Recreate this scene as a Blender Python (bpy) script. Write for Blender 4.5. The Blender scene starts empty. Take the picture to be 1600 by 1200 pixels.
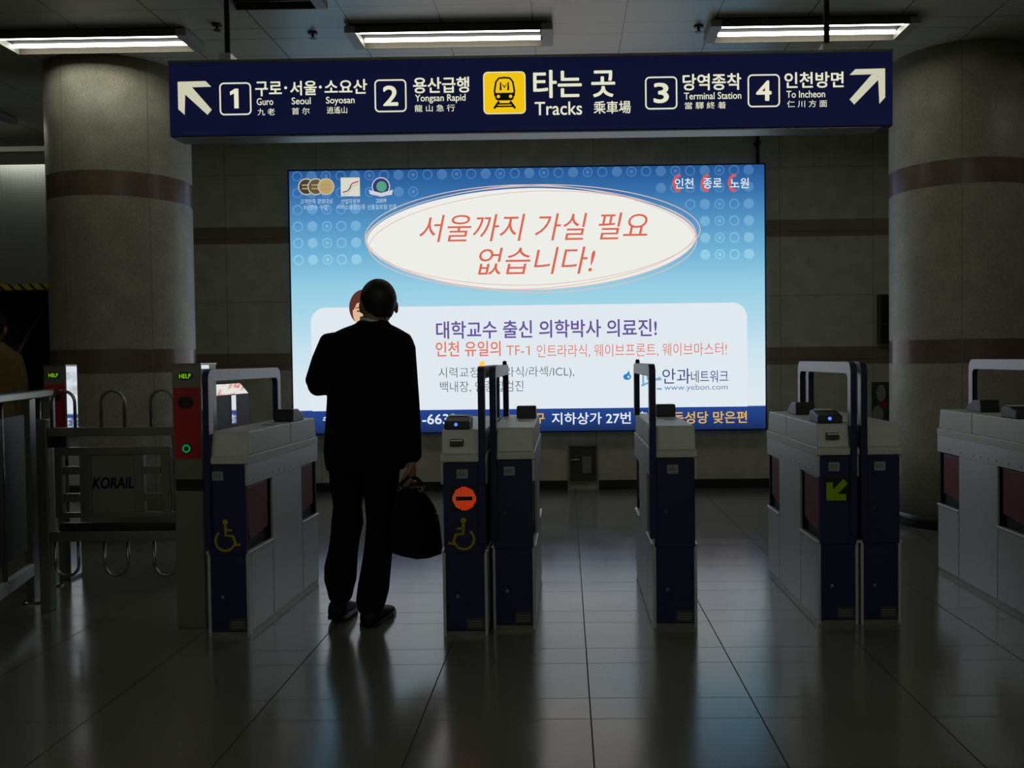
import bpy, bmesh, math, random
from mathutils import Matrix, Vector

random.seed(7)
PI = math.pi
SC = bpy.context.scene
COL = SC.collection

# ------------------------------------------------------------------ camera, world, exposure
cam_data = bpy.data.cameras.new('camera')
cam_data.sensor_width = 36.0
cam_data.lens = 1440.0 / 1600.0 * 36.0
cam_data.shift_x = (800.0 - 865.0) / 1600.0
cam_data.clip_start = 0.05
cam_data.clip_end = 100.0
cam = bpy.data.objects.new('camera', cam_data)
COL.objects.link(cam)
yv = Vector((884 - 865, 600 - 561, -1440.0)).normalized()       # world +Y in camera axes
zv = Vector((-math.sin(0.0115), math.cos(0.0115), 0.0))
zv = (zv - yv * zv.dot(yv)).normalized()
xv = yv.cross(zv)
rot = Matrix((xv, yv, zv))
cam.matrix_world = Matrix.Translation((0, 0, 1.28)) @ rot.to_4x4()
SC.camera = cam

world = bpy.data.worlds.new('world')
world.use_nodes = True
world.node_tree.nodes['Background'].inputs[0].default_value = (0.6, 0.65, 0.6, 1)
world.node_tree.nodes['Background'].inputs[1].default_value = 0.0
SC.world = world

SC.view_settings.view_transform = 'Standard'
SC.view_settings.look = 'None'
SC.view_settings.gamma = 1.0
SC.view_settings.use_curve_mapping = False
SC.view_settings.exposure = 0.0
SC.cycles.use_denoising = True
SC.cycles.max_bounces = 8
SC.cycles.sample_clamp_indirect = 4.0
SC.cycles.caustics_reflective = False
SC.cycles.caustics_refractive = False

TUBE_POWER = 10.0
AD_POWER = 1.0

CEIL = 3.5
WALL_Y = 9.0


# ------------------------------------------------------------------ colour and materials
def lin(c):
    c = c / 255.0
    return c / 12.92 if c <= 0.04045 else ((c + 0.055) / 1.055) ** 2.4


def rgb(r, g, b):
    return (lin(r), lin(g), lin(b), 1.0)


def mat(name, col, rough=0.5, metal=0.0, noise=0.0, nscale=40.0, spec=0.5, bump=0.0, stretch=None):
    m = bpy.data.materials.new(name)
    m.use_nodes = True
    nt = m.node_tree
    b = nt.nodes['Principled BSDF']
    b.inputs['Base Color'].default_value = col
    b.inputs['Roughness'].default_value = rough
    b.inputs['Metallic'].default_value = metal
    b.inputs['Specular IOR Level'].default_value = spec
    tc = nt.nodes.new('ShaderNodeTexCoord')
    n = nt.nodes.new('ShaderNodeTexNoise')
    n.inputs['Scale'].default_value = nscale
    n.inputs['Detail'].default_value = 5
    if stretch:
        mp = nt.nodes.new('ShaderNodeMapping')
        mp.inputs['Scale'].default_value = stretch
        nt.links.new(tc.outputs['Object'], mp.inputs[0])
        nt.links.new(mp.outputs[0], n.inputs['Vector'])
    else:
        nt.links.new(tc.outputs['Object'], n.inputs['Vector'])
    if noise:
        r = nt.nodes.new('ShaderNodeMapRange')
        r.inputs[1].default_value = 0.25
        r.inputs[2].default_value = 0.75
        r.inputs[3].default_value = 1 - noise
        r.inputs[4].default_value = 1 + noise
        nt.links.new(n.outputs[0], r.inputs[0])
        mx = nt.nodes.new('ShaderNodeMix')
        mx.data_type = 'RGBA'
        mx.blend_type = 'MULTIPLY'
        mx.inputs[0].default_value = 1.0
        mx.inputs[6].default_value = col
        nt.links.new(r.outputs[0], mx.inputs[7])
        nt.links.new(mx.outputs[2], b.inputs['Base Color'])
    if bump:
        bp = nt.nodes.new('ShaderNodeBump')
        bp.inputs['Strength'].default_value = bump
        bp.inputs['Distance'].default_value = 0.01
        nt.links.new(n.outputs[0], bp.inputs['Height'])
        nt.links.new(bp.outputs[0], b.inputs['Normal'])
    return m


def glow(name, col, strength=1.0):
    m = bpy.data.materials.new(name)
    m.use_nodes = True
    nt = m.node_tree
    nt.nodes.clear()
    e = nt.nodes.new('ShaderNodeEmission')
    e.inputs[0].default_value = col
    e.inputs[1].default_value = strength
    o = nt.nodes.new('ShaderNodeOutputMaterial')
    nt.links.new(e.outputs[0], o.inputs[0])
    return m


class NT:
    """small node helper"""
    def __init__(s, m):
        s.nt = m.node_tree
        s.tc = s.nt.nodes.new('ShaderNodeTexCoord')
        s.sep = s.nt.nodes.new('ShaderNodeSeparateXYZ')
        s.nt.links.new(s.tc.outputs['Object'], s.sep.inputs[0])
        s.X, s.Y, s.Z = s.sep.outputs

    def math(s, op, a, b=None, c=None):
        n = s.nt.nodes.new('ShaderNodeMath')
        n.operation = op
        for i, v in enumerate((a, b, c)):
            if v is None:
                continue
            if isinstance(v, (int, float)):
                n.inputs[i].default_value = v
            else:
                s.nt.links.new(v, n.inputs[i])
        return n.outputs[0]

    def line(s, co, offset, period, half):
        """1 on a seam line, 0 elsewhere"""
        f = s.math('SUBTRACT', co, offset - period / 2)
        f = s.math('FLOORED_MODULO', f, period)
        f = s.math('SUBTRACT', f, period / 2)
        f = s.math('ABSOLUTE', f)
        return s.math('LESS_THAN', f, half)

    def band(s, co, lo, hi):
        return s.math('MULTIPLY', s.math('GREATER_THAN', co, lo), s.math('LESS_THAN', co, hi))

    def mix(s, fac, a, b):
        n = s.nt.nodes.new('ShaderNodeMix')
        n.data_type = 'RGBA'
        for i, v in ((0, fac), (6, a), (7, b)):
            if isinstance(v, (int, float, tuple)):
                n.inputs[i].default_value = v
            else:
                s.nt.links.new(v, n.inputs[i])
        return n.outputs[2]

    def mixf(s, fac, a, b):
        n = s.nt.nodes.new('ShaderNodeMix')
        n.data_type = 'FLOAT'
        for i, v in ((0, fac), (2, a), (3, b)):
            if isinstance(v, (int, float)):
                n.inputs[i].default_value = v
            else:
                s.nt.links.new(v, n.inputs[i])
        return n.outputs[0]

    def noise(s, scale, detail=4, lo=0.3, hi=0.7, a=0.0, b=1.0):
        n = s.nt.nodes.new('ShaderNodeTexNoise')
        n.inputs['Scale'].default_value = scale
        n.inputs['Detail'].default_value = detail
        s.nt.links.new(s.tc.outputs['Object'], n.inputs['Vector'])
        r = s.nt.nodes.new('ShaderNodeMapRange')
        for i, v in ((1, lo), (2, hi), (3, a), (4, b)):
            r.inputs[i].default_value = v
        s.nt.links.new(n.outputs[0], r.inputs[0])
        return r.outputs[0]


M = {}
M['steel'] = mat('brushed_steel', (0.62, 0.64, 0.63, 1), 0.45, 0.50, 0.10, 30, stretch=(1, 1, 14))
M['steel_dark'] = mat('dull_steel', (0.25, 0.25, 0.21, 1), 0.38, 0.7, 0.10, 30, stretch=(14, 14, 1))
M['steel_tube'] = mat('polished_tube', (0.30, 0.30, 0.27, 1), 0.22, 1.0)
M['mirror'] = mat('mirror_steel', (0.9, 0.9, 0.9, 1), 0.04, 1.0)
M['cover'] = mat('cast_grey_cover', (0.66, 0.69, 0.62, 1), 0.45, 0.1, 0.06, 60)
M['silver'] = mat('silver_paint', (0.66, 0.68, 0.74, 1), 0.45, 0.2, 0.05, 40)
M['navy'] = mat('navy_enamel', (0.012, 0.017, 0.075, 1), 0.5, 0.0, 0.1, 30)
M['black'] = mat('black_plastic', (0.012, 0.012, 0.013, 1), 0.4)
M['dark'] = mat('dark_void', (0.008, 0.008, 0.009, 1), 0.7)
M['flap'] = mat('red_brown_flap', (0.20, 0.032, 0.022, 1), 0.45, 0.0, 0.1, 20)
M['sticker'] = mat('pale_sticker', (0.34, 0.36, 0.33, 1), 0.6, 0, 0.08, 60)
M['ink'] = mat('grey_ink', (0.12, 0.13, 0.12, 1), 0.7)
M['plate'] = mat('dark_label_plate', (0.06, 0.065, 0.06, 1), 0.5)
M['satin'] = mat('satin_plate', (0.22, 0.22, 0.19, 1), 0.6, 0.3)
M['cab'] = mat('dark_brown_enamel', (0.035, 0.030, 0.026, 1), 0.5)
M['joint'] = mat('grey_joint', (0.22, 0.21, 0.17, 1), 0.7)
M['yellow'] = mat('yellow_film', (0.42, 0.35, 0.015, 1), 0.5)
M['lock'] = mat('lock_metal', (0.3, 0.3, 0.3, 1), 0.3, 1.0)
M['red_panel'] = mat('red_enamel', (0.52, 0.018, 0.018, 1), 0.5)
M['red_ink'] = mat('faded_red_ink', (0.34, 0.05, 0.045, 1), 0.5)
M['blue_ink'] = mat('blue_lettering', (0.03, 0.06, 0.62, 1), 0.5)
M['led_red'] = glow('led_red', (1.0, 0.085, 0.01, 1), 1.35)
M['led_green'] = glow('led_green', (0.19, 0.33, 0.0, 1), 0.55)
M['led_help'] = glow('led_help', (0.30, 0.75, 0.0, 1), 0.7)
M['led_blue'] = glow('led_blue', (0.06, 0.14, 1.0, 1), 2.2)
M['led_button'] = glow('led_button', (0.0, 0.28, 0.09, 1), 0.7)
M['amber'] = glow('amber_lamp', (1.0, 0.30, 0.03, 1), 2.0)
M['suit'] = mat('black_suit_cloth', (0.0075, 0.0078, 0.0095, 1), 0.9, 0, 0.12, 90, spec=0.15)
M['trouser'] = mat('black_trouser_cloth', (0.006, 0.006, 0.007, 1), 0.9, 0, 0.12, 90, spec=0.15)
M['shoe'] = mat('black_leather', (0.006, 0.006, 0.006, 1), 0.6, 0, 0.1, 50, spec=0.2)
M['bag'] = mat('black_bag_leather', (0.004, 0.004, 0.0045, 1), 0.8, 0, 0.15, 50, spec=0.12)
M['hair'] = mat('black_hair', (0.010, 0.010, 0.011, 1), 0.55, 0, 0.3, 60, stretch=(1, 1, 0.15))
M['skin'] = mat('skin', (0.30, 0.16, 0.11, 1), 0.55, 0, 0.06, 25)
M['shirt'] = mat('pale_shirt', (0.62, 0.66, 0.70, 1), 0.8)
M['tan'] = mat('tan_jacket_cloth', (0.20, 0.13, 0.05, 1), 0.9, 0, 0.15, 30)
M['eye'] = mat('eye_white', (0.6, 0.6, 0.58, 1), 0.3)
M['lips'] = mat('lips', (0.28, 0.09, 0.08, 1), 0.5)
M['frame'] = mat('black_aluminium', (0.012, 0.013, 0.016, 1), 0.4, 0.4)
M['sign_body'] = mat('sign_casing', (0.020, 0.024, 0.040, 1), 0.45)
M['sign_under'] = mat('sign_underside', (0.30, 0.31, 0.32, 1), 0.35, 0.3)
M['pole'] = mat('dark_pole', (0.012, 0.012, 0.016, 1), 0.5)
M['light_case'] = mat('white_enamel_case', (0.40, 0.40, 0.37, 1), 0.5)
M['light_tray'] = mat('grey_louvre_tray', (0.03, 0.028, 0.035, 1), 0.8, spec=0.1)
M['light_rim'] = mat('dark_case_side', (0.10, 0.085, 0.065, 1), 0.6)
M['tube'] = glow('fluorescent_tube', (0.98, 1.0, 0.86, 1), TUBE_POWER)
M['tube_off'] = mat('unlit_tube', (0.06, 0.05, 0.05, 1), 0.4)
M['sensor'] = mat('sprinkler_metal', (0.05, 0.045, 0.04, 1), 0.4, 0.6)
M['poster_white'] = mat('poster_paper', (0.33, 0.33, 0.31, 1), 0.6)
M['poster_red'] = mat('poster_red', (0.28, 0.03, 0.03, 1), 0.6)
M['poster_green'] = mat('poster_green', (0.03, 0.06, 0.03, 1), 0.6)

# stone of the round columns: speckled beige with polished brown bands
def stone_material(name, base, dark, bandcol, bands, seam_x=None, seam_z=None, rough=0.46, band_rough=0.24, grain=130):
    m = bpy.data.materials.new(name)
    m.use_nodes = True
    h = NT(m)
    b = m.node_tree.nodes['Principled BSDF']
    speck = h.noise(grain, 3, 0.36, 0.64)
    cloud = h.noise(6, 4, 0.3, 0.7, 0.85, 1.1)
    c = h.mix(speck, dark, base)
    fac = None
    for lo, hi in bands:
        f = h.band(h.Z, lo, hi)
        fac = f if fac is None else h.math('MAXIMUM', fac, f)
    cb = h.mix(speck, tuple(x * 0.7 for x in bandcol[:3]) + (1,), bandcol)
    c = h.mix(fac, c, cb)
    n = m.node_tree.nodes.new('ShaderNodeMix')
    n.data_type = 'RGBA'
    n.blend_type = 'MULTIPLY'
    n.inputs[0].default_value = 1.0
    h.nt.links.new(c, n.inputs[6])
    h.nt.links.new(cloud, n.inputs[7])
    c = n.outputs[2]
    seam = None
    for (co, args) in ((h.X, seam_x), (h.Z, seam_z)):
        if args:
            l = h.line(co, *args)
            seam = l if seam is None else h.math('MAXIMUM', seam, l)
    if seam is not None:
        c = h.mix(h.math('MULTIPLY', seam, 0.6), c, (0.03, 0.03, 0.03, 1))
    h.nt.links.new(c, b.inputs['Base Color'])
    h.nt.links.new(h.mixf(fac, rough, band_rough), b.inputs['Roughness'])
    return m


BANDS = [(1.215, 1.39), (2.495, 2.675)]
M['column'] = stone_material('column_granite', (0.50, 0.48, 0.385, 1), (0.33, 0.315, 0.245, 1),
                             (0.24, 0.165, 0.125, 1), BANDS, None, None)
M['wall'] = stone_material('wall_granite', (0.68, 0.66, 0.54, 1), (0.52, 0.51, 0.41, 1),
                           (0.34, 0.24, 0.18, 1), [(1.2, 1.37), (2.44, 2.605)], (0.29, 0.9, 0.003), (1.87, 0.62, 0.003), 0.5, 0.3)
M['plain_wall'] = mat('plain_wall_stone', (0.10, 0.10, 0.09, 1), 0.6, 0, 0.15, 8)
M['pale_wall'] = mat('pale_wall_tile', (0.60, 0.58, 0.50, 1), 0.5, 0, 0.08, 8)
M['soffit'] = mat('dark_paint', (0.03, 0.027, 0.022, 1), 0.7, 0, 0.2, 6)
M['base_black'] = mat('black_stone_base', (0.012, 0.012, 0.012, 1), 0.3)

# floor: polished terrazzo slabs
def floor_material():
    m = bpy.data.materials.new('terrazzo_floor')
    m.use_nodes = True
    h = NT(m)
    b = m.node_tree.nodes['Principled BSDF']
    speck = h.noise(220, 2, 0.4, 0.6)
    cloud = h.noise(1.7, 5, 0.3, 0.7)
    c = h.mix(speck, (0.155, 0.151, 0.122, 1), (0.215, 0.21, 0.172, 1))
    c = h.mix(h.math('MULTIPLY', cloud, 0.35), c, (0.135, 0.133, 0.11, 1))
    sx = h.line(h.X, 0.075, 0.605, 0.0026)
    sy = h.math('MAXIMUM', h.line(h.Y, 3.245, 0.6, 0.002), h.line(h.Y, 3.445, 0.6, 0.002))
    c = h.mix(h.math('MULTIPLY', sy, 0.7), c, (0.03, 0.03, 0.028, 1))
    c = h.mix(sx, c, (0.008, 0.008, 0.008, 1))
    h.nt.links.new(c, b.inputs['Base Color'])
    r = h.noise(3.0, 5, 0.3, 0.7, 0.15, 0.20)
    r = h.mixf(h.math('MAXIMUM', sx, sy), r, 0.8)
    h.nt.links.new(r, b.inputs['Roughness'])
    b.inputs['IOR'].default_value = 1.58
    return m


M['floor'] = floor_material()


def ceiling_material():
    m = bpy.data.materials.new('ceiling_panels')
    m.use_nodes = True
    h = NT(m)
    b = m.node_tree.nodes['Principled BSDF']
    cloud = h.noise(0.8, 3, 0.3, 0.7)
    c = h.mix(cloud, (0.54, 0.52, 0.42, 1), (0.62, 0.60, 0.49, 1))
    sx = h.line(h.X, -0.19, 0.6, 0.005)
    sy = h.math('MAXIMUM', h.line(h.Y, 6.16, 1.8, 0.004), h.line(h.Y, 6.36, 1.8, 0.004))
    sy = h.math('MAXIMUM', sy, h.line(h.Y, 5.81, 0.9, 0.003))
    c = h.mix(h.math('MAXIMUM', sx, sy), c, (0.07, 0.07, 0.06, 1))
    h.nt.links.new(c, b.inputs['Base Color'])
    b.inputs['Roughness'].default_value = 0.30
    return m


M['ceiling'] = ceiling_material()


def perforated_material():
    m = bpy.data.materials.new('perforated_metal')
    m.use_nodes = True
    h = NT(m)
    b = m.node_tree.nodes['Principled BSDF']
    p = 0.016
    u = h.math('SUBTRACT', h.math('FLOORED_MODULO', h.X, p), p / 2)
    v = h.math('SUBTRACT', h.math('FLOORED_MODULO', h.Z, p), p / 2)
    d = h.math('SQRT', h.math('ADD', h.math('MULTIPLY', u, u), h.math('MULTIPLY', v, v)))
    hole = h.math('LESS_THAN', d, 0.0045)
    c = h.mix(hole, (0.70, 0.74, 0.70, 1), (0.05, 0.05, 0.05, 1))
    h.nt.links.new(c, b.inputs['Base Color'])
    b.inputs['Metallic'].default_value = 0.8
    b.inputs['Roughness'].default_value = 0.30
    return m


M['perforated'] = perforated_material()


def hazard_material():
    m = bpy.data.materials.new('hazard_stripes')
    m.use_nodes = True
    h = NT(m)
    b = m.node_tree.nodes['Principled BSDF']
    t = h.math('FLOORED_MODULO', h.math('ADD', h.X, h.Z), 0.105)
    c = h.mix(h.math('LESS_THAN', t, 0.036), (0.42, 0.32, 0.02, 1), (0.012, 0.012, 0.012, 1))
    h.nt.links.new(c, b.inputs['Base Color'])
    b.inputs['Roughness'].default_value = 0.5
    return m


M['hazard'] = hazard_material()


# ------------------------------------------------------------------ object helpers
def link(o, parent=None):
    COL.objects.link(o)
    if parent is not None:
        o.parent = parent
    return o


def obj(name, bm, m, parent=None, bevel=0.0, smooth=False):
    me = bpy.data.meshes.new(name)
    bm.normal_update()
    bm.to_mesh(me)
    bm.free()
    for x in (m if isinstance(m, (list, tuple)) else [m]):
        me.materials.append(x)
    if smooth:
        for p in me.polygons:
            p.use_smooth = True
    o = bpy.data.objects.new(name, me)
    link(o, parent)
    if bevel:
        md = o.modifiers.new('bevel', 'BEVEL')
        md.width = bevel
        md.segments = 2
        md.limit_method = 'ANGLE'
        md.angle_limit = math.radians(40)
    return o


def tag(o, label, cat, group=None, kind=None):
    o['label'] = label
    o['category'] = cat
    if group:
        o['group'] = group
    if kind:
        o['kind'] = kind
    return o


def thing(name, label, cat, loc=(0, 0, 0), rz=0.0, group=None, kind=None):
    o = bpy.data.objects.new(name, None)
    o.empty_display_size = 0.1
    link(o)
    o.location = loc
    o.rotation_euler = (0, 0, rz)
    return tag(o, label, cat, group, kind)


def struct(name, bm, m, label=None, cat=None, **kw):
    o = obj(name, bm, m, **kw)
    o['kind'] = 'structure'
    if label:
        o['label'] = label
    if cat:
        o['category'] = cat
    return o


def B():
    return bmesh.new()


def box(bm, x0, x1, y0, y1, z0, z1, mi=0):
    vs = [bm.verts.new(p) for p in ((x0, y0, z0), (x1, y0, z0), (x1, y1, z0), (x0, y1, z0),
                                    (x0, y0, z1), (x1, y0, z1), (x1, y1, z1), (x0, y1, z1))]
    for f in ((0, 3, 2, 1), (4, 5, 6, 7), (0, 1, 5, 4), (1, 2, 6, 5), (2, 3, 7, 6), (3, 0, 4, 7)):
        bm.faces.new([vs[i] for i in f]).material_index = mi
    return bm


def bx(*a):
    return box(B(), *a)


def prism_x(bm, yz, x0, x1, mi_side=0, mi_end=0):
    """polygon in the YZ plane pushed along X"""
    a = [bm.verts.new((x0, y, z)) for y, z in yz]
    b = [bm.verts.new((x1, y, z)) for y, z in yz]
    n = len(yz)
    fs = [bm.faces.new(a), bm.faces.new(b[::-1])]
    for f in fs:
        f.material_index = mi_end
    for i in range(n):
        f = bm.faces.new((a[i], b[i], b[(i + 1) % n], a[(i + 1) % n]))
        f.material_index = mi_side
    bmesh.ops.recalc_face_normals(bm, faces=bm.faces)
    return bm


def prism_y(bm, xz, y0, y1):
    a = [bm.verts.new((x, y0, z)) for x, z in xz]
    b = [bm.verts.new((x, y1, z)) for x, z in xz]
    n = len(xz)
    bm.faces.new(a)
    bm.faces.new(b[::-1])
    for i in range(n):
        bm.faces.new((a[i], b[i], b[(i + 1) % n], a[(i + 1) % n]))
    bmesh.ops.recalc_face_normals(bm, faces=bm.faces)
    return bm


def rings(bm, rs, cap=True, closed=False):
    """skin consecutive rings of points"""
    vr = [[bm.verts.new(p) for p in r] for r in rs]
    n = len(vr[0])
    pairs = list(zip(vr, vr[1:]))
    if closed:
        pairs.append((vr[-1], vr[0]))
    for a, b in pairs:
        for i in range(n):
            bm.faces.new((a[i], a[(i + 1) % n], b[(i + 1) % n], b[i]))
    if cap and not closed:
        bm.faces.new(vr[0][::-1])
        bm.faces.new(vr[-1])
    bmesh.ops.recalc_face_normals(bm, faces=bm.faces)
    return bm


def tube(bm, pts, r, n=10, closed=False):
    pts = [Vector(p) for p in pts]
    out = []
    up = Vector((0.13, 0.97, 0.21)).normalized()
    N = len(pts)
    for i, p in enumerate(pts):
        if closed:
            t = pts[(i + 1) % N] - pts[i - 1]
        else:
            t = pts[min(i + 1, N - 1)] - pts[max(i - 1, 0)]
        t.normalize()
        a = (up - t * up.dot(t))
        if a.length < 1e-3:
            a = Vector((1, 0, 0)) - t * t.x
        a.normalize()
        up = a
        b = t.cross(a)
        out.append([p + (a * math.cos(2 * PI * k / n) + b * math.sin(2 * PI * k / n)) * r for k in range(n)])
    return rings(bm, out, True, closed)


def lathe(bm, prof, c=(0, 0), n=24):
    """profile of (radius, z) turned about the vertical through c"""
    out = []
    for r, z in prof:
        out.append([(c[0] + r * math.cos(2 * PI * k / n), c[1] + r * math.sin(2 * PI * k / n), z) for k in range(n)])
    return rings(bm, out)


def lathe_y(bm, prof, c, n=20):
    """profile of (radius, y) turned about an axis along Y through (x, z)"""
    out = []
    for r, y in prof:
        out.append([(c[0] + r * math.cos(2 * PI * k / n), y, c[1] + r * math.sin(2 * PI * k / n)) for k in range(n)])
    return rings(bm, out)


# flat printed shapes: polygons in local (u, v), laid on the XZ plane at depth y, facing -Y
def poly(bm, uv, y=0.0, mi=0):
    f = bm.faces.new([bm.verts.new((u, y, v)) for u, v in uv])
    f.material_index = mi
    f.normal_update()
    if f.normal.y > 0:
        f.normal_flip()
    return bm


def strip2(bm, pts, w, y=0.0, closed=False, mi=0):
    """a stroke of width w along 2-D points"""
    n = len(pts)
    L, R = [], []
    for i in range(n):
        if closed:
            a, b = pts[i - 1], pts[(i + 1) % n]
        else:
            a, b = pts[max(i - 1, 0)], pts[min(i + 1, n - 1)]
        dx, dz = b[0] - a[0], b[1] - a[1]
        d = math.hypot(dx, dz) or 1
        nx, nz = -dz / d * w / 2, dx / d * w / 2
        L.append(bm.verts.new((pts[i][0] + nx, y, pts[i][1] + nz)))
        R.append(bm.verts.new((pts[i][0] - nx, y, pts[i][1] - nz)))
    for i in range(n if closed else n - 1):
        j = (i + 1) % n
        f = bm.faces.new((L[i], R[i], R[j], L[j]))
        f.material_index = mi
        f.normal_update()
        if f.normal.y > 0:
            f.normal_flip()
    return bm


def circ(cx, cz, rx, rz=None, n=28, a0=0.0, a1=2 * PI, e=2.0, tilt=0.0):
    rz = rx if rz is None else rz
    full = abs(a1 - a0 - 2 * PI) < 1e-6
    out = []
    for k in range(n if full else n + 1):
        t = a0 + (a1 - a0) * k / n
        c, s = math.cos(t), math.sin(t)
        u = rx * math.copysign(abs(c) ** (2 / e), c)
        v = rz * math.copysign(abs(s) ** (2 / e), s)
        out.append((cx + u * math.cos(tilt) - v * math.sin(tilt), cz + u * math.sin(tilt) + v * math.cos(tilt)))
    return out


def rrect(x0, x1, z0, z1, r, n=5):
    pts = []
    for cx, cz, a in ((x1 - r, z1 - r, 0), (x0 + r, z1 - r, PI / 2), (x0 + r, z0 + r, PI), (x1 - r, z0 + r, 1.5 * PI)):
        for k in range(n + 1):
            t = a + PI / 2 * k / n
            pts.append((cx + r * math.cos(t), cz + r * math.sin(t)))
    return pts


def text(body, x0, x1, z0, z1, y, m, parent, bold=0.0, shear=0.0, name='lettering'):
    """lettering fitted into a rectangle on the XZ plane, facing -Y"""
    cu = bpy.data.curves.new('font_curve', 'FONT')
    cu.body = body
    cu.offset = min(bold, 0.0)
    cu.shear = shear
    cu.resolution_u = 4
    tmp = bpy.data.objects.new('font_curve', cu)
    COL.objects.link(tmp)
    me = bpy.data.meshes.new_from_object(tmp.evaluated_get(bpy.context.evaluated_depsgraph_get()))
    bpy.data.objects.remove(tmp)
    bpy.data.curves.remove(cu)
    xs = [v.co.x for v in me.vertices]
    ys = [v.co.y for v in me.vertices]
    ax, bx_, ay, by = min(xs), max(xs), min(ys), max(ys)
    e = max(bold, 0.0) * (z1 - z0)
    for v in me.vertices:
        u = (v.co.x - ax) / (bx_ - ax)
        w = (v.co.y - ay) / (by - ay)
        v.co = (x0 + e + (x1 - x0 - 2 * e) * u, y, z0 + e + (z1 - z0 - 2 * e) * w)
    if e > 0:
        bm = B()
        for k in range(6):
            n0 = len(bm.verts)
            bm.from_mesh(me)
            bm.verts.ensure_lookup_table()
            for v in bm.verts[n0:]:
                v.co.x += e * math.cos(PI / 3 * k)
                v.co.z += e * math.sin(PI / 3 * k)
        bm.from_mesh(me)
        bm.to_mesh(me)
        bm.free()
    me.name = name
    me.materials.clear()
    me.materials.append(m)
    o = bpy.data.objects.new(name, me)
    return link(o, parent)


# ------------------------------------------------------------------ the setting
struct('floor', bx(-8, 8, -4.5, 14, -0.2, 0), M['floor'])
struct('ceiling', bx(-8, 8, -4.5, 14, CEIL, CEIL + 0.2), M['ceiling'])
struct('wall_back', bx(-3.85, 8, WALL_Y, WALL_Y + 0.25, 0, CEIL), M['wall'])
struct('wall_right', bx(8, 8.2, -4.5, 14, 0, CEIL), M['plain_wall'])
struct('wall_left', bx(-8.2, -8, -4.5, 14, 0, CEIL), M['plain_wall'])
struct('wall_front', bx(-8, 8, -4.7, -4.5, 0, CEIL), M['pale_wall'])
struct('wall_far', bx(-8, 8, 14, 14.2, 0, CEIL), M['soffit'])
bb = B()
box(bb, -3.85, 0.005, WALL_Y - 0.015, WALL_Y, 0, 0.092)
box(bb, 0.31, 8, WALL_Y - 0.015, WALL_Y, 0, 0.092)
struct('baseboard_back', bb, M['base_black'])

# header over the opening left of the left column
hd = thing('opening_header_wall', 'perforated metal header above the dark opening left of the left column', 'header wall', (-5.7, WALL_Y, 0), kind='structure')
obj('perforated_face', bx(-2.3, 1.85, -0.02, 0.2, 2.08, 3.24), M['perforated'], hd)
obj('dark_band', bx(-2.3, 1.85, 0.0, 0.2, 3.24, 3.5), M['soffit'], hd)
obj('pale_strip', bx(-2.3, 1.85, -0.03, 0.0, 3.365, 3.415), M['light_case'], hd)
obj('hazard_strip', bx(-2.3, 1.85, -0.024, 0.2, 2.02, 2.08), M['hazard'], hd)['label'] = 'yellow and black striped edge'


def column(x, label):
    t = thing('column', label, 'column', (x, 7.1, 0), kind='structure')
    n = 64
    r = 0.512
    bm = B()
    lathe(bm, [(r, 0.095), (r, 0.6), (r, 1.2), (r, 1.8), (r, 2.4), (r, 3.0), (r, CEIL)], n=n)
    o = obj('shaft', bm, M['column'], t, smooth=True)
    for p in o.data.polygons:
        p.use_smooth = abs(p.normal.z) < 0.5
    o = obj('base_ring', lathe(B(), [(r + 0.006, 0), (r + 0.006, 0.095), (r, 0.096)], n=n), M['base_black'], t, smooth=True)
    o['label'] = 'black stone base ring'
    seam = B()
    for a in (-1.95, -0.75, 0.6, 2.4):
        c, s = math.cos(a), math.sin(a)
        p = [(r + 0.0008) * c, (r + 0.0008) * s]
        q = (-s * 0.0022, c * 0.0022)
        seam.faces.new([seam.verts.new(v) for v in ((p[0] - q[0], p[1] - q[1], 0.1), (p[0] + q[0], p[1] + q[1], 0.1),
                                                    (p[0] + q[0], p[1] + q[1], CEIL), (p[0] - q[0], p[1] - q[1], CEIL))])
    obj('panel_joint', seam, M['joint'], t)
    return t


column(-3.413, 'round speckled stone column with brown bands between the header opening and the advertisement')
column(3.02, 'round speckled stone column with brown bands behind the gate cut by the frame edge')


# ------------------------------------------------------------------ ceiling fixtures
def ceiling_lamp(x, y, label, lit=True, length=1.3, rails=True):
    t = thing('ceiling_light', label, 'ceiling light', (x, y, CEIL), group='fluorescent ceiling lights')
    h = length / 2
    bm = B()
    for s in (-1, 1):
        box(bm, s * h - 0.035, s * h + 0.035, -0.165, 0.165, -0.056, -0.012)
    obj('case', bx(-h, h, -0.165, 0.165, -0.012, 0), M['light_tray'], t)
    obj('end_plates', bm, M['light_case'], t)
    for s in (-1, 1) if rails else ():
        obj('side_rail', bx(-h + 0.035, h - 0.035, s * 0.16 - 0.005, s * 0.16 + 0.005, -0.056, -0.012), M['light_rim'], t)
    for yy in (-0.085, 0.075):
        bm = tube(B(), [(-h + 0.05, yy, -0.027), (h - 0.05, yy, -0.027)], 0.013, 12)
        obj('tube', bm, M['tube'] if lit else M['tube_off'], t, smooth=True)
    return t


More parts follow.
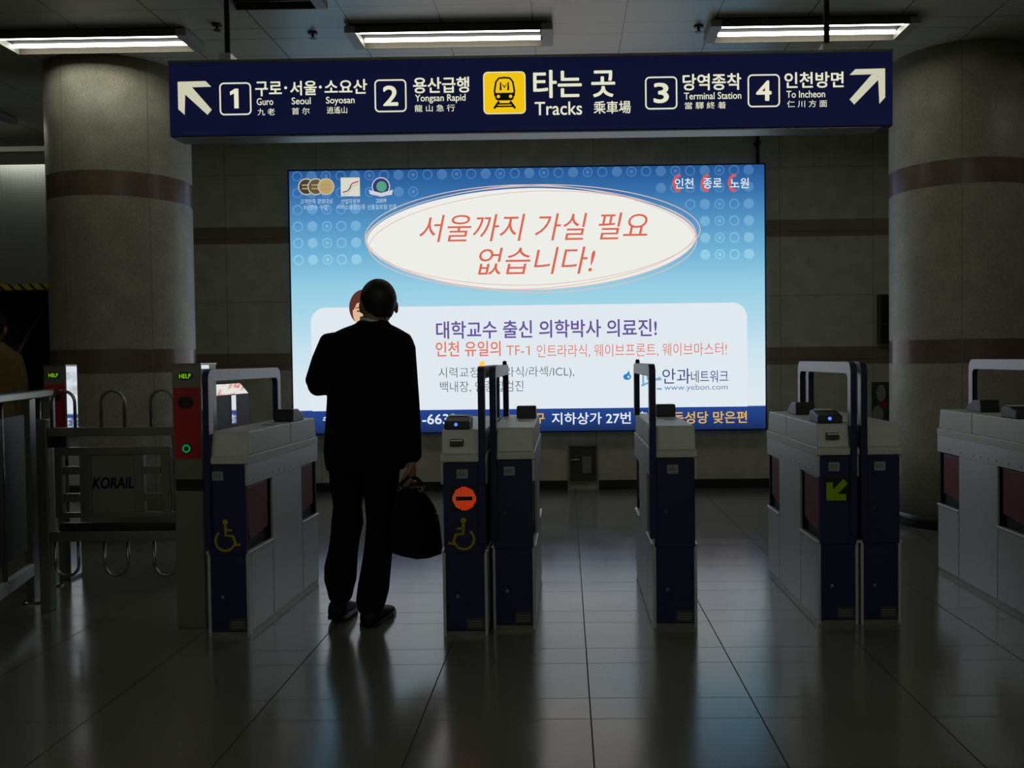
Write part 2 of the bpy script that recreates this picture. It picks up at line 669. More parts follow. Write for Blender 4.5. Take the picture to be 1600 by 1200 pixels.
ceiling_lamp(-3.165, 6.27, 'lit twin fluorescent ceiling light above the left column')
ceiling_lamp(-0.748, 6.27, 'lit twin fluorescent ceiling light above the middle of the hanging sign')
ceiling_lamp(1.66, 6.27, 'lit twin fluorescent ceiling light crossed by the hanging rod of the sign')
ceiling_lamp(-5.58, 8.1, 'lit fluorescent ceiling light at the left edge beside the perforated header', rails=False)
for lx, ly in [(-0.748, 1.45), (1.66, 1.45)] + [(x, y) for y in (-0.95, -2.6, -3.9) for x in (-5.58, -3.165, -0.748, 1.66, 4.08)]:  # unseen lamps, added to brighten the gate fronts
    ceiling_lamp(lx, ly, 'added unseen fluorescent ceiling light on the near side of the gates')
ceiling_lamp(4.4, 5.4, 'added fluorescent ceiling light past the right column, outside the picture')  # one more lamp added out of view for its light
ceiling_lamp(-1.75, 5.53, 'unlit dark ceiling light in front of the left hanging rod', lit=False, length=0.56)


def sprinkler(x, y, label):
    t = thing('sprinkler', label, 'sprinkler', (x, y, CEIL), group='sprinklers in the ceiling')
    obj('rose', lathe(B(), [(0.02, 0.0), (0.034, -0.004), (0.030, -0.012), (0.012, -0.014)], n=16), M['sensor'], t)
    obj('deflector', lathe(B(), [(0.009, -0.012), (0.009, -0.035), (0.024, -0.038), (0.024, -0.042)], n=12), M['sensor'], t)


sprinkler(-1.68, 6.25, 'small dark sprinkler in the ceiling beside the middle lamp')
sprinkler(0.915, 6.25, 'small dark sprinkler in the ceiling beside the right lamp')
sprinkler(-2.26, 6.07, 'small dark sprinkler in the ceiling near the left hanging rod')

# ------------------------------------------------------------------ hanging direction sign
SX0, SX1, SZ0, SZ1 = -2.005, 1.665, 2.436, 2.806
sg = thing('direction_sign', 'long navy illuminated platform sign with arrows and track numbers hanging from the ceiling', 'sign', (0, 4.7, 0))
obj('casing', bx(SX0, SX1, 0.006, 0.15, SZ0, SZ1), M['sign_body'], sg, bevel=0.006)
obj('underside', bx(SX0 + 0.02, SX1 - 0.06, 0.012, 0.145, SZ0 - 0.006, SZ0), M['sign_under'], sg)['label'] = 'pale grey underside'
obj('top_rail', bx(SX0, SX1, 0.0, 0.15, SZ1, SZ1 + 0.014), M['steel_dark'], sg)
navy_face = bpy.data.materials.new('sign_navy_face')
navy_face.use_nodes = True
_b = navy_face.node_tree.nodes['Principled BSDF']
_b.inputs['Base Color'].default_value = (0.006, 0.008, 0.03, 1)
_b.inputs['Roughness'].default_value = 0.5
_b.inputs['Specular IOR Level'].default_value = 0.25
_b.inputs['Emission Color'].default_value = rgb(18, 24, 62)
_b.inputs['Emission Strength'].default_value = 0.5
obj('face_panel', bx(SX0 + 0.004, SX1 - 0.004, 0.0, 0.006, SZ0 + 0.004, SZ1 - 0.002), navy_face, sg)['label'] = 'dark navy illuminated face'
for x in (-1.725, 1.352):
    p = obj('hanging_rod', tube(B(), [(x, 0.075, SZ1 + 0.05), (x, 0.075, CEIL)], 0.0145, 12), M['pole'], sg, smooth=True)
    obj('rod_bracket', bx(x - 0.03, x + 0.03, 0.03, 0.12, SZ1 + 0.014, SZ1 + 0.06), M['steel'], p, bevel=0.003)
M['cream'] = glow('backlit_cream', rgb(232, 232, 205), 0.95)
M['cream_dim'] = glow('backlit_arrow', rgb(212, 211, 184), 0.9)
M['sign_yellow'] = glow('backlit_yellow', rgb(245, 200, 20), 0.95)
M['sign_ink'] = mat('sign_black_film', (0.012, 0.010, 0.008, 1), 0.5)


def sp(x, y):
    """layout of the sign face, in its own drawing units"""
    yy = y + 0.0125 * (x - 263)
    return (SX0 + (x - 263) * (SX1 - SX0) / 1133.0, SZ1 - (yy - 97) * (SZ1 - SZ0) / 115.0)


def stext(s, x0, x1, y0, y1, m='cream', bold=0.02):
    a, d = sp(x0, y1)
    b, c = sp(x1, y0)
    ym = (x0 + x1) / 2
    _, zt = sp(ym, y0)
    _, zb = sp(ym, y1)
    text(s, a, b, zb, zt, -0.0015, M[m], sg, bold)


def spoly(pts):
    return [sp(*p) for p in pts]


bm = B()      # arrow to the upper left
poly(bm, spoly([(278, 126), (322, 125), (331, 134), (290, 135)]), -0.0015)
poly(bm, spoly([(278, 126), (290, 135), (288, 178), (278, 169)]), -0.0015)
poly(bm, spoly([(290, 135), (300, 134), (331, 170), (324, 178), (289.4, 146)]), -0.0015)
obj('arrow_mark', bm, M['cream_dim'], sg)
bm = B()      # arrow to the upper right
poly(bm, spoly([(1337, 110), (1383, 109), (1370, 118), (1328, 119)]), -0.0015)
poly(bm, spoly([(1383, 109), (1383, 154), (1374, 164), (1372, 122), (1370, 118)]), -0.0015)
poly(bm, spoly([(1370, 118), (1373, 126), (1335, 165), (1328, 157), (1362, 118.5)]), -0.0015)
obj('arrow_mark', bm, M['cream_dim'], sg)
for x0, y0, s in ((343, 127, '1'), (587, 123, '2'), (1010, 120, '3'), (1169.5, 117, '4')):
    a, zt = sp(x0 + 25, y0)
    _, zb = sp(x0 + 25, y0 + 52)
    xa, _ = sp(x0, y0)
    xb, _ = sp(x0 + 51, y0)
    bm = B()
    strip2(bm, rrect(xa + 0.005, xb - 0.005, zb + 0.005, zt - 0.005, 0.02), 0.0075, -0.0015, True)
    obj('number_box', bm, M['cream'], sg)
    cx = x0 + 25.5
    if s == '1':
        bm = B()
        poly(bm, [sp(*p) for p in ((cx - 0.5, y0 + 10), (cx + 5, y0 + 10), (cx + 5, y0 + 41), (cx - 2, y0 + 41), (cx - 2, y0 + 17.5), (cx - 8, y0 + 20.5), (cx - 8.5, y0 + 15))], -0.0015)
        obj('lettering', bm, M['cream'], sg)
    else:
        stext(s, cx - 12, cx + 12, y0 + 10, y0 + 42, bold=0.03)
stext('구로', 400, 442, 126, 149)
stext('서울', 455, 497, 125, 148)
stext('소요산', 509, 576, 123, 146)
for x, y in ((448, 136), (502.5, 135)):
    obj('dot_mark', poly(B(), circ(*sp(x, y), 0.0075, n=14), -0.0015), M['cream'], sg)
stext('Guro', 402, 428, 152, 163, bold=0.012)
stext('Seoul', 457, 487, 151, 162, bold=0.012)
stext('Soyosan', 511, 556, 150, 164, bold=0.012)
stext('九 老', 403, 430, 168, 179, bold=0.005)
stext('首 尔', 457, 485, 167, 178, bold=0.005)
stext('逍遙山', 512, 544, 165.5, 176.5, bold=0.005)
stext('용산급행', 648, 736, 120, 145)
stext('Yongsan Rapid', 651, 730, 147, 161, bold=0.012)
stext('龍 山 急 行', 650, 713, 163, 174, bold=0.005)
stext('타는 곳', 836, 964, 109, 153)
stext('Tracks', 838, 912, 159, 180, bold=0.012)
stext('乘車場', 930, 988, 158, 178, bold=0.012)
stext('당역종착', 1069, 1160, 116, 142)
stext('Terminal Station', 1071, 1160, 145, 156, bold=0.012)
stext('當 驛 終 着', 1072, 1136, 160, 171, bold=0.005)
stext('인천방면', 1227, 1319, 114, 139)
stext('To Incheon', 1230, 1290, 143, 154, bold=0.012)
stext('仁 川 方 面', 1231, 1293, 158, 169, bold=0.005)
# yellow train pictogram
xa, zt = sp(758, 113)
xb, _ = sp(824, 113)
_, zb = sp(791, 178)
_, zt = sp(791, 112)
bm = B()
poly(bm, rrect(xa, xb, zb, zt, 0.022), -0.001)
pic = obj('train_pictogram', bm, M['sign_yellow'], sg)
pic['label'] = 'yellow square with a black train'
bm = B()
strip2(bm, rrect(xa + 0.002, xb - 0.002, zb + 0.002, zt - 0.002, 0.021), 0.005, -0.0016, True)
obj('pale_border', bm, M['cream'], pic)
bm = B()
cx = (xa + xb) / 2
W = xb - xa
def tp(u, v):
    return (cx + u * W, zb + v * (zt - zb))
strip2(bm, [tp(*p) for p in ((-0.22, 0.42), (-0.235, 0.55), (-0.2, 0.76), (-0.13, 0.845), (0, 0.86), (0.13, 0.845), (0.2, 0.76), (0.235, 0.55), (0.22, 0.42))], 0.009, -0.0018)
poly(bm, [tp(*p) for p in ((-0.235, 0.50), (0.235, 0.50), (0.215, 0.36), (0.17, 0.32), (-0.17, 0.32), (-0.215, 0.36))], -0.0018)
strip2(bm, [tp(-0.09, 0.56), tp(-0.09, 0.75), tp(0.0, 0.63), tp(0.09, 0.75), tp(0.09, 0.56)], 0.010, -0.0018)
strip2(bm, [tp(-0.13, 0.30), tp(-0.25, 0.13)], 0.011, -0.0018)
strip2(bm, [tp(0.13, 0.30), tp(0.25, 0.13)], 0.011, -0.0018)
strip2(bm, [tp(-0.15, 0.24), tp(0.15, 0.24)], 0.008, -0.0018)
strip2(bm, [tp(-0.20, 0.18), tp(0.20, 0.18)], 0.008, -0.0018)
obj('train_drawing', bm, M['sign_ink'], pic)
bm = B()
for s in (-1, 1):
    poly(bm, circ(*tp(s * 0.145, 0.415), 0.0085, n=14), -0.0022)
obj('train_headlamp', bm, M['sign_yellow'], pic)

# ------------------------------------------------------------------ lightbox advertisement on the back wall
AX0, AX1, AZ0, AZ1 = -2.63, 1.908, 0.59, 3.108
AY = 8.845
ad = thing('lightbox_advertisement', 'huge glowing blue and white eye clinic advertisement on the back wall', 'advertisement', (0, AY, 0))
bm = B()
box(bm, AX0 - 0.012, AX0, -0.01, 0.125, AZ0 - 0.012, AZ1 + 0.012)
box(bm, AX1, AX1 + 0.012, -0.01, 0.125, AZ0 - 0.012, AZ1 + 0.012)
box(bm, AX0, AX1, -0.01, 0.125, AZ1, AZ1 + 0.012)
box(bm, AX0, AX1, -0.01, 0.125, AZ0 - 0.012, AZ0)
obj('case', bm, M['frame'], ad)['label'] = 'black aluminium case'


def ap(x, y):
    yy = y + 0.0105 * (x - 452)
    return (AX0 + (x - 452) * (AX1 - AX0) / 742.0, AZ1 - (yy - 268) * (AZ1 - AZ0) / 410.0)


def ad_print():
    m = bpy.data.materials.new('backlit_print')
    m.use_nodes = True
    h = NT(m)
    nt = m.node_tree
    nt.nodes.remove(nt.nodes['Principled BSDF'])
    r = nt.nodes.new('ShaderNodeMapRange')
    r.inputs[1].default_value = AZ0
    r.inputs[2].default_value = AZ1
    nt.links.new(h.Z, r.inputs[0])
    cr = nt.nodes.new('ShaderNodeValToRGB')
    el = cr.color_ramp.elements
    stops = [(0.0, (26, 44, 88)), (0.05, (34, 62, 128)), (0.088, (40, 68, 140)), (0.0881, (222, 232, 238)), (0.20, (216, 231, 239)), (0.32, (198, 225, 237)), (0.42, (174, 216, 233)), (0.55, (150, 206, 228)),
             (0.68, (112, 178, 214)), (0.80, (84, 148, 196)), (0.91, (54, 112, 172)), (1.0, (36, 84, 146))]
    el[0].position, el[0].color = stops[0][0], rgb(*stops[0][1])
    el[1].position, el[1].color = stops[-1][0], rgb(*stops[-1][1])
    for p, c in stops[1:-1]:
        e = el.new(p)
        e.color = rgb(*c)
    nt.links.new(r.outputs[0], cr.inputs[0])
    em = nt.nodes.new('ShaderNodeEmission')
    em.inputs[1].default_value = AD_POWER
    nt.links.new(cr.outputs[0], em.inputs[0])
    nt.links.new(em.outputs[0], nt.nodes['Material Output'].inputs[0])
    return m


obj('print_sheet', bx(AX0, AX1, 0.0, 0.12, AZ0, AZ1), ad_print(), ad)['label'] = 'backlit sheet fading from deep blue to white'


def ag(name, r, g, b):
    M[name] = glow(name, rgb(r, g, b), AD_POWER)
    return M[name]


# white text panel with round upper corners
xa, zt = ap(482, 480)
xb, _ = ap(1166, 480)
_, zb = ap(824, 639)
_, zt = ap(824, 477)
pts = [p for p in rrect(xa, xb, zb, zt, 0.14, 8)]
pts = [(u, (v if v > (zb + zt) / 2 else zb)) for u, v in pts]
pts2 = []
for u, v in pts:
    if v == zb:
        u = xa if u < (xa + xb) / 2 else xb
    if not pts2 or (abs(pts2[-1][0] - u) + abs(pts2[-1][1] - v)) > 1e-6:
        pts2.append((u, v))
obj('text_panel', poly(B(), pts2, -0.001), ag('ad_panel_white', 224, 233, 239), ad)

# rows of dots and rings that fade downwards
dot_mats = []
for i, (c0, c1) in enumerate((((74, 120, 174), 0), ((84, 134, 186), 0), ((102, 156, 204), 0), ((118, 174, 214), 0), ((134, 190, 221), 0), ((147, 204, 228), 0))):
    dot_mats.append(glow('ad_dot_%d' % i, rgb(*c0), AD_POWER))
EL = (830, 376, 257, 80)
bm = B()
for row in range(6):
    y = 276 + row * 26
    for c in range(33):
        x = 464.5 + c * 22.75
        if x > 1188:
            continue
        yy = y - 0.0105 * (x - 452) + 0.0105 * 0
        e = ((x - EL[0]) / (EL[2] + 14)) ** 2 + ((y - EL[1] + 4) / (EL[3] + 14)) ** 2
        if e < 1:
            continue
        if row >= 2 and 575 < x < 1075:
            continue
        u, v = ap(x, yy)
        k = c % 3
        R = 0.049
        if k == 1:
            poly(bm, circ(u, v, R, n=18), -0.0008, row)
        else:
            strip2(bm, circ(u, v, R * 0.88, n=18), R * 0.26, -0.0008, True, row)
            if k == 2:
                poly(bm, circ(u, v, R * 0.4, n=10), -0.0008, row)
o = obj('dot_pattern', bm, dot_mats, ad)

# white ellipse with loose red outlines
u, v = ap(830, 374)
sx = (AX1 - AX0) / 742.0
obj('white_ellipse', poly(B(), circ(u, v, 257 * sx, 79 * sx, n=96, e=1.86), -0.0016), ag('ad_ellipse', 238, 238, 233), ad)
bm = B()
for rx, rz, tl, dx, dz in ((258, 81, 0.0, 0, 1), (256, 76, 0.035, 1, -2), (259, 84, -0.03, -1, 0), (262, 78, 0.02, 2, 6)):
    strip2(bm, circ(u + dx * sx, v + dz * sx, rx * sx, rz * sx, n=96, e=1.86, tilt=tl), 0.008, -0.0022, True)
obj('loose_outline', bm, ag('ad_outline', 224, 196, 186), ad)


def atext(s, x0, x1, y0, y1, m, bold=0.0, shear=0.0):
    xm = (x0 + x1) / 2
    text(s, ap(x0, y0)[0], ap(x1, y0)[0], ap(xm, y1)[1], ap(xm, y0)[1], -0.003, m, ad, bold, shear)


sal = ag('ad_salmon', 218, 106, 84)
atext('서울까지 가실 필요', 655, 1012, 335, 377, sal, 0.0, 0.22)
atext('없습니다!', 746, 930, 387, 429, sal, 0.0, 0.22)
atext('대학교수 출신 의학박사 의료진!', 679, 1025, 500, 528, ag('ad_purple', 104, 82, 152), 0.015)
org = ag('ad_orange', 228, 116, 92)
atext('인천 유일의', 678, 780, 533, 557, org, 0.01)
atext('TF-', 789, 817, 540, 555, org, -0.004)
bm = B()
strip2(bm, [ap(820, 543), ap(824.5, 540.5), ap(824.5, 555)], 0.013, -0.003)
obj('lettering', bm, org, ad)
atext('인트라라식, 웨이브프론트, 웨이브마스터!', 837, 1134, 537, 558, org, -0.004)
gry = ag('ad_grey', 92, 98, 108)
atext('시력교정수술(라식/라섹/ICL),', 682, 895, 573, 592, gry, -0.006)
atext('백내장, 안종합검진', 684, 815, 595, 613, gry, -0.006)
nav = ag('ad_navy', 56, 66, 128)
atext('안과', 1033, 1077, 576, 600, nav)
atext('네트워크', 1078, 1136, 579, 598, nav)
atext('www.yebon.com', 1036, 1135, 601, 612, ag('ad_web_blue', 88, 118, 178), -0.004)
lbl = ag('ad_light_blue', 120, 172, 212)
bm = B()
for a, b in (((996, 578), (990, 594)), ((1003, 580), (1003, 603)), ((1010, 580), (1010, 594)), ((1000, 603), (1030, 590)), ((1022, 578), (1018, 590)), ((1012, 594), (1032, 593)), ((1016, 606), (1016, 610)), ((1024, 608), (1032, 608))):
    strip2(bm, [ap(*a), ap(*b)], 0.018, -0.003)
obj('brush_letters', bm, lbl, ad)
bm = B()
poly(bm, circ(*ap(978, 589), 0.038, 0.03, n=18), -0.003)
poly(bm, [ap(976, 586), ap(981, 579), ap(983, 588)], -0.003)
drop = obj('eye_logo', bm, ag('ad_eye_blue', 44, 132, 196), ad)
obj('eye_pupil', poly(B(), circ(*ap(980, 589), 0.012, n=10), -0.0035), ag('ad_pale', 208, 228, 240), drop)
wht = ag('ad_white', 226, 234, 244)
yel = ag('ad_yellow', 222, 178, 86)
atext('수', 498, 513, 647, 663, wht, 0.02)
atext('-6633', 655, 709, 647, 663, wht, 0.02)
atext('구', 833, 848, 646, 662, yel, 0.02)
atext('지하상가 27번 출구', 859, 1030, 644, 663, wht, 0.015)
atext('동성당 맞은편', 1049, 1165, 643, 662, yel, 0.015)
rd = ag('ad_red', 214, 88, 84)
for x, s in ((1055, '인천'), (1099, '종로'), (1141, '노원')):
    bm = B()
    strip2(bm, [ap(*p) for p in ((x + 9, 276), (x + 1, 280), (x - 2, 289), (x + 1, 298), (x + 8, 301))], 0.028, -0.0025)
    obj('red_arc', bm, rd, ad)
    atext(s, x, x + 29, 281, 297, wht, 0.012)
# award marks at the upper left
for x, c, c2 in ((479, (66, 62, 58), 1), (494, (96, 86, 62), 1), (510, (186, 160, 102), 1)):
    i = {479: 0, 494: 1, 510: 2}[x]
    o = obj('medal', poly(B(), circ(*ap(x, 292), 0.081, n=28), -0.0024 - 0.001 * i), ag('ad_medal_rim_%d' % i, 190, 184, 160), ad)
    obj('medal_face', poly(B(), circ(*ap(x, 292), 0.069, n=28), -0.0028 - 0.001 * i), ag('ad_medal_%d' % i, *c), o)
    bm = B()
    for k in range(2):
        strip2(bm, [ap(x - 7, 289.5 + 5.5 * k), ap(x + 7, 289.5 + 5.5 * k)], 0.014, -0.0031 - 0.001 * i)
    obj('medal_text', bm, ag('ad_medal_ink_%d' % i, 168, 152, 112), o)
bm = B()
poly(bm, [ap(533, 278), ap(563, 278), ap(563, 307), ap(533, 307)], -0.0024)
q = obj('certificate_mark', bm, ag('ad_cert', 214, 216, 204), ad)
for off, c, nm in ((0, (52, 62, 102), 'ad_curve_navy'), (-4.5, (206, 186, 140), 'ad_curve_gold'), (2.8, (196, 96, 100), 'ad_curve_red')):
    pts = [(536, 301), (543, 299), (547, 295), (549, 290), (552, 287), (558, 285), (561, 284)]
    if nm == 'ad_curve_red':
        pts = [(549, 289), (552, 286.5), (558, 284.5), (561, 283.5)]
        off = 0
    bm = B()
    strip2(bm, [ap(x, y - off) for x, y in pts], 0.010, -0.0028 - (0.0004 if 'red' in nm else 0))
    obj('curve_mark', bm, ag(nm, *c), q)
q = obj('round_emblem', poly(B(), circ(*ap(596, 292), 0.088, n=30), -0.0024), ag('ad_emblem_rim', 196, 200, 214), ad)
obj('emblem_ring', poly(B(), circ(*ap(596, 292), 0.078, n=30), -0.0027), ag('ad_emblem_navy', 54, 56, 112), q)
obj('emblem_globe', poly(B(), circ(*ap(597, 292), 0.050, n=24), -0.0030), ag('ad_emblem_green', 88, 160, 132), q)
obj('emblem_ribbon', poly(B(), [ap(*p) for p in ((577, 297), (584, 299), (596, 302), (608, 299), (615, 297), (613, 305), (604, 306), (596, 308), (588, 306), (579, 304))], -0.0033), ag('ad_ribbon', 206, 208, 216), q)
cap_ = ag('ad_caption', 196, 212, 232)
atext('고객만족 경영대상', 469, 520, 311, 318.5, cap_, 0.0)
atext('3년연속 수상!', 474, 513, 320, 327.5, cap_, 0.0)
atext('산업자원부', 533, 563, 311, 318.5, cap_, 0.0)
atext('서비스품질인증', 526, 571, 320, 327.5, cap_, 0.0)
atext('2009', 588, 604, 311, 317, cap_, 0.0)
atext('신품질포럼 인증', 574, 620, 320, 327.5, cap_, 0.0)
# printed portrait of a woman, mostly hidden behind the man
por = obj('printed_portrait', poly(B(), [ap(*p) for p in ((548, 515), (540, 560), (536, 632), (640, 632), (634, 560), (612, 520), (590, 508), (566, 508))], -0.0022), ag('ad_coat', 214, 220, 232), ad)
por['label'] = 'printed picture of a woman with brown hair in a pale coat'
obj('portrait_hair', poly(B(), circ(*ap(566, 480), 0.142, 0.172, n=32), -0.0026), ag('ad_hair', 92, 52, 46), por)
obj('portrait_face', poly(B(), circ(*ap(566, 487), 0.108, 0.152, n=32), -0.003), ag('ad_face', 226, 184, 150), por)
obj('portrait_fringe', poly(B(), [ap(*p) for p in ((545, 484), (549, 470), (556, 462), (572, 460), (580, 468), (566, 470), (555, 474), (550, 484))], -0.0034), M['ad_hair'], por)
obj('portrait_neck', poly(B(), [ap(*p) for p in ((558, 505), (574, 505), (580, 524), (553, 524))], -0.0024), ag('ad_neck', 210, 168, 138), por)
bm = B()
strip2(bm, [ap(553, 481), ap(560, 480)], 0.010, -0.0034)
strip2(bm, [ap(571, 480), ap(578, 481)], 0.010, -0.0034)
poly(bm, circ(*ap(557, 486), 0.016, 0.008, n=12), -0.0034)
poly(bm, circ(*ap(574, 486), 0.016, 0.008, n=12), -0.0034)
obj('portrait_eyes', bm, ag('ad_eyes', 96, 66, 58), por)
obj('portrait_mouth', poly(B(), circ(*ap(566, 502), 0.03, 0.009, n=14), -0.0034), ag('ad_mouth', 206, 110, 104), por)

# ------------------------------------------------------------------ small things on the back wall
t = thing('wall_access_box', 'grey steel access box set low in the back wall under the advertisement', 'wall box', (0.157, WALL_Y - 0.001, 0.07))
bm = B()
box(bm, -0.142, -0.128, -0.03, 0, 0, 0.37)
box(bm, 0.128, 0.142, -0.03, 0, 0, 0.37)
box(bm, -0.128, 0.128, -0.03, 0, 0.356, 0.37)
box(bm, -0.128, 0.128, -0.03, 0, 0, 0.014)
obj('frame', bm, M['steel_dark'], t)
obj('back_plate', bx(-0.128, 0.128, -0.006, 0, 0.014, 0.356), M['plate'], t)
obj('small_door', bx(-0.01, 0.085, -0.028, -0.006, 0.09, 0.26), M['steel_dark'], t, bevel=0.004)
obj('valve_handle', tube(B(), [(-0.115, -0.02, 0.225), (-0.03, -0.02, 0.228)], 0.007, 8), M['steel_tube'], t)

t = thing('wall_cabinet', 'dark flat cabinet high on the back wall, half hidden by the right column', 'cabinet', (3.12, WALL_Y - 0.001, 1.39))
obj('body', bx(-0.1, 0.12, -0.09, 0, 0, 0.475), M['plate'], t, bevel=0.006)
obj('upper_door', bx(-0.09, 0.11, -0.098, -0.09, 0.20, 0.465), M['black'], t)
obj('lower_door', bx(-0.09, 0.11, -0.098, -0.09, 0.012, 0.185), M['black'], t)

t = thing('wall_poster', 'small pale and red poster on the back wall beside the right column', 'poster', (3.06, WALL_Y - 0.002, 0.6))
obj('sheet', bx(-0.09, 0.13, -0.004, 0, 0.0, 0.42), M['poster_green'], t)
bm = B()
poly(bm, circ(0.0, 0.31, 0.045, 0.085, n=16), -0.005)
poly(bm, circ(-0.03, 0.11, 0.055, 0.085, n=16), -0.005)
obj('pale_shape', bm, M['poster_white'], t)
obj('red_shape', poly(B(), circ(0.02, 0.20, 0.045, 0.035, n=16), -0.006), M['poster_red'], t)

t = thing('conduit', 'thin black conduit running down the wall to the advertisement corner', 'pipe', (1.868, WALL_Y - 0.06, 3.12))
obj('pipe', tube(B(), [(0, 0, 0), (0, 0, 0.38)], 0.017, 12), M['pole'], t, smooth=True)
obj('clip', bx(-0.026, 0.026, -0.02, 0.059, 0.2, 0.225), M['pole'], t)


# ------------------------------------------------------------------ ticket gates
def wheelchair(bm, cx, cz, s, flip, y):
    k = -1 if flip else 1
    def P(l):
        return [(cx + k * a * s, cz + b * s) for a, b in l]
    poly(bm, circ(cx + k * -0.03 * s, cz + 0.40 * s, 0.085 * s, n=16), y)
    strip2(bm, P([(-0.03, 0.31), (-0.02, 0.0), (0.20, -0.02), (0.30, -0.30), (0.42, -0.26)]), 0.085 * s, y)
    strip2(bm, P([(-0.03, 0.17), (0.17, 0.15)]), 0.065 * s, y)
    arc = [(-0.04 + 0.30 * math.cos(a), -0.16 + 0.30 * math.sin(a)) for a in [math.radians(d) for d in range(128, 345, 12)]]
    strip2(bm, P(arc), 0.07 * s, y)
    return bm


def make_gate(x, y, label, w=0.197, L=1.08, rz=0.0, arch=None, arch_dx=0.0, front_reader=False, rear_reader=True,
              led=None, chair=None, lamp=None, sticker_x=0.5, rear_lamp=False, slot=False, ry=0.0):
    t = thing('ticket_gate', label, 'ticket gate', (x, y, 0), rz, group='ticket gates across the hall')
    # inner body
    obj('inner_body', bx(0.028, w - 0.028, 0.02, L - 0.02, 0.0, 0.80), M['dark'], t)
    bm = B()
    box(bm, 0.003, w - 0.003, 0.004, L - 0.004, 0.0, 0.022)
    obj('kick_plinth', bm, M['steel_dark'], t)
    bm = B()
    box(bm, 0.014, w - 0.014, 0.004, 0.02, 0.024, 0.388)
    box(bm, 0.008, w - 0.008, -0.004, 0.02, 0.388, 0.805)
    fp = obj('front_panel', bm, M['navy'], t, bevel=0.003)
    bm = B()
    box(bm, 0.008, w - 0.008, L - 0.02, L + 0.002, 0.024, 0.805)
    obj('rear_panel', bm, M['navy'], t, bevel=0.003)
    for s in (0, 1):
        a, b = (0.0, 0.014) if s == 0 else (w - 0.014, w)
        obj('edge_trim', bx(a, b, -0.002, 0.03, 0.0, 0.39), M['steel'], t, bevel=0.002)
    for s in (0, 1):
        def sx_(d0, d1):
            return (d0, d1) if s == 0 else (w - d1, w - d0)
        a, b = sx_(0.0, 0.012)
        sp_ = B()
        box(sp_, a, b, 0.03, 0.322, 0.022, 0.39)
        obj('lower_side_panel', sp_, M['steel'], t, bevel=0.002)
        obj('centre_side_panel', bx(a, b, 0.328, 0.788, 0.022, 0.71), M['steel'], t, bevel=0.002)
        obj('lower_side_panel', bx(a, b, 0.794, L - 0.002, 0.022, 0.39), M['steel'], t, bevel=0.002)
        a, b = sx_(-0.006, 0.02)
        bm = B()
        box(bm, a, b, 0.0, 0.325, 0.388, 0.402)
        box(bm, a, b, 0.79, L, 0.388, 0.402)
        obj('ledge', bm, M['steel'], t, bevel=0.003)
        a, b = sx_(-0.003, 0.014)
        band = obj('side_band', bx(a, b, -0.003, L + 0.003, 0.708, 0.808), M['steel'], t, bevel=0.002)
        bm = B()
        xo = a - 0.0008 if s == 0 else b + 0.0008
        for yy in (0.07, 0.2, 0.33, 0.42, 0.51, 0.6, 0.75, 0.92):
            n = 8
            vs = [bm.verts.new((xo, yy + 0.006 * math.cos(2 * PI * k / n), 0.732 + 0.006 * math.sin(2 * PI * k / n))) for k in range(n)]
            bm.faces.new(vs if s else vs[::-1])
        obj('screw_holes', bm, M['black'], band)
        a, b = sx_(0.014, 0.028)
        for y0, y1 in ((0.055, 0.30), (0.82, 1.035)):
            bm = B()
            prism_x(bm, [(y0, 0.44), (y1, 0.47), (y1, 0.70), (y0 - 0.02, 0.70), (y0 - 0.02, 0.52)], a, b)
            obj('flap', bm, M['flap'], t, bevel=0.004)['label'] = 'red-brown swing flap'
    # tray and the two top lids
    bm = B()
    prism_x(bm, [(-0.012, 0.812), (0.01, 0.805), (L - 0.01, 0.805), (L + 0.012, 0.812), (L + 0.012, 0.838), (L, 0.846), (0.0, 0.846), (-0.012, 0.838)], -0.004, w + 0.004)
    obj('tray', bm, M['cover'], t, bevel=0.003)
    bm = B()
    prism_x(bm, [(0.004, 0.846), (0.628, 0.846), (0.628, 0.958), (0.034, 0.958), (0.026, 0.952)], 0.002, w - 0.002)
    lid = obj('lid', bm, M['cover'], t, bevel=0.004)
    bm = B()
    prism_x(bm, [(0.633, 0.846), (L - 0.004, 0.846), (L - 0.026, 0.952), (L - 0.034, 0.958), (0.633, 0.958)], 0.002, w - 0.002)
    obj('lid', bm, M['cover'], t, bevel=0.004)
    # raised rib beside the arch post on the sloping face
    for px_ in ((0.032,) if arch == 'L' else (w - 0.032,)):
        bm = B()
        prism_x(bm, [(-0.002, 0.846), (0.02, 0.955), (0.03, 0.955), (0.01, 0.846)], px_ - 0.003, px_ + 0.003)
        obj('front_rib', bm, M['cover'], lid)
    if slot:
        sx0 = 0.042 if arch == 'R' else 0.085
        bm = B()
        prism_x(bm, [(-0.006, 0.884), (0.012, 0.884), (0.020, 0.916), (0.002, 0.916)], sx0, sx0 + 0.062)
        so = obj('ticket_slot', bm, M['black'], t, bevel=0.004)
        bm = B()
        prism_x(bm, [(-0.004, 0.908), (0.01, 0.908), (0.011, 0.913), (-0.003, 0.913)], sx0 + 0.004, sx0 + 0.058)
        obj('slot_lip', bm, M['steel_tube'], so)
    # card readers
    ax = {'L': 0.068, 'R': 0.012, None: 0.05}[arch]
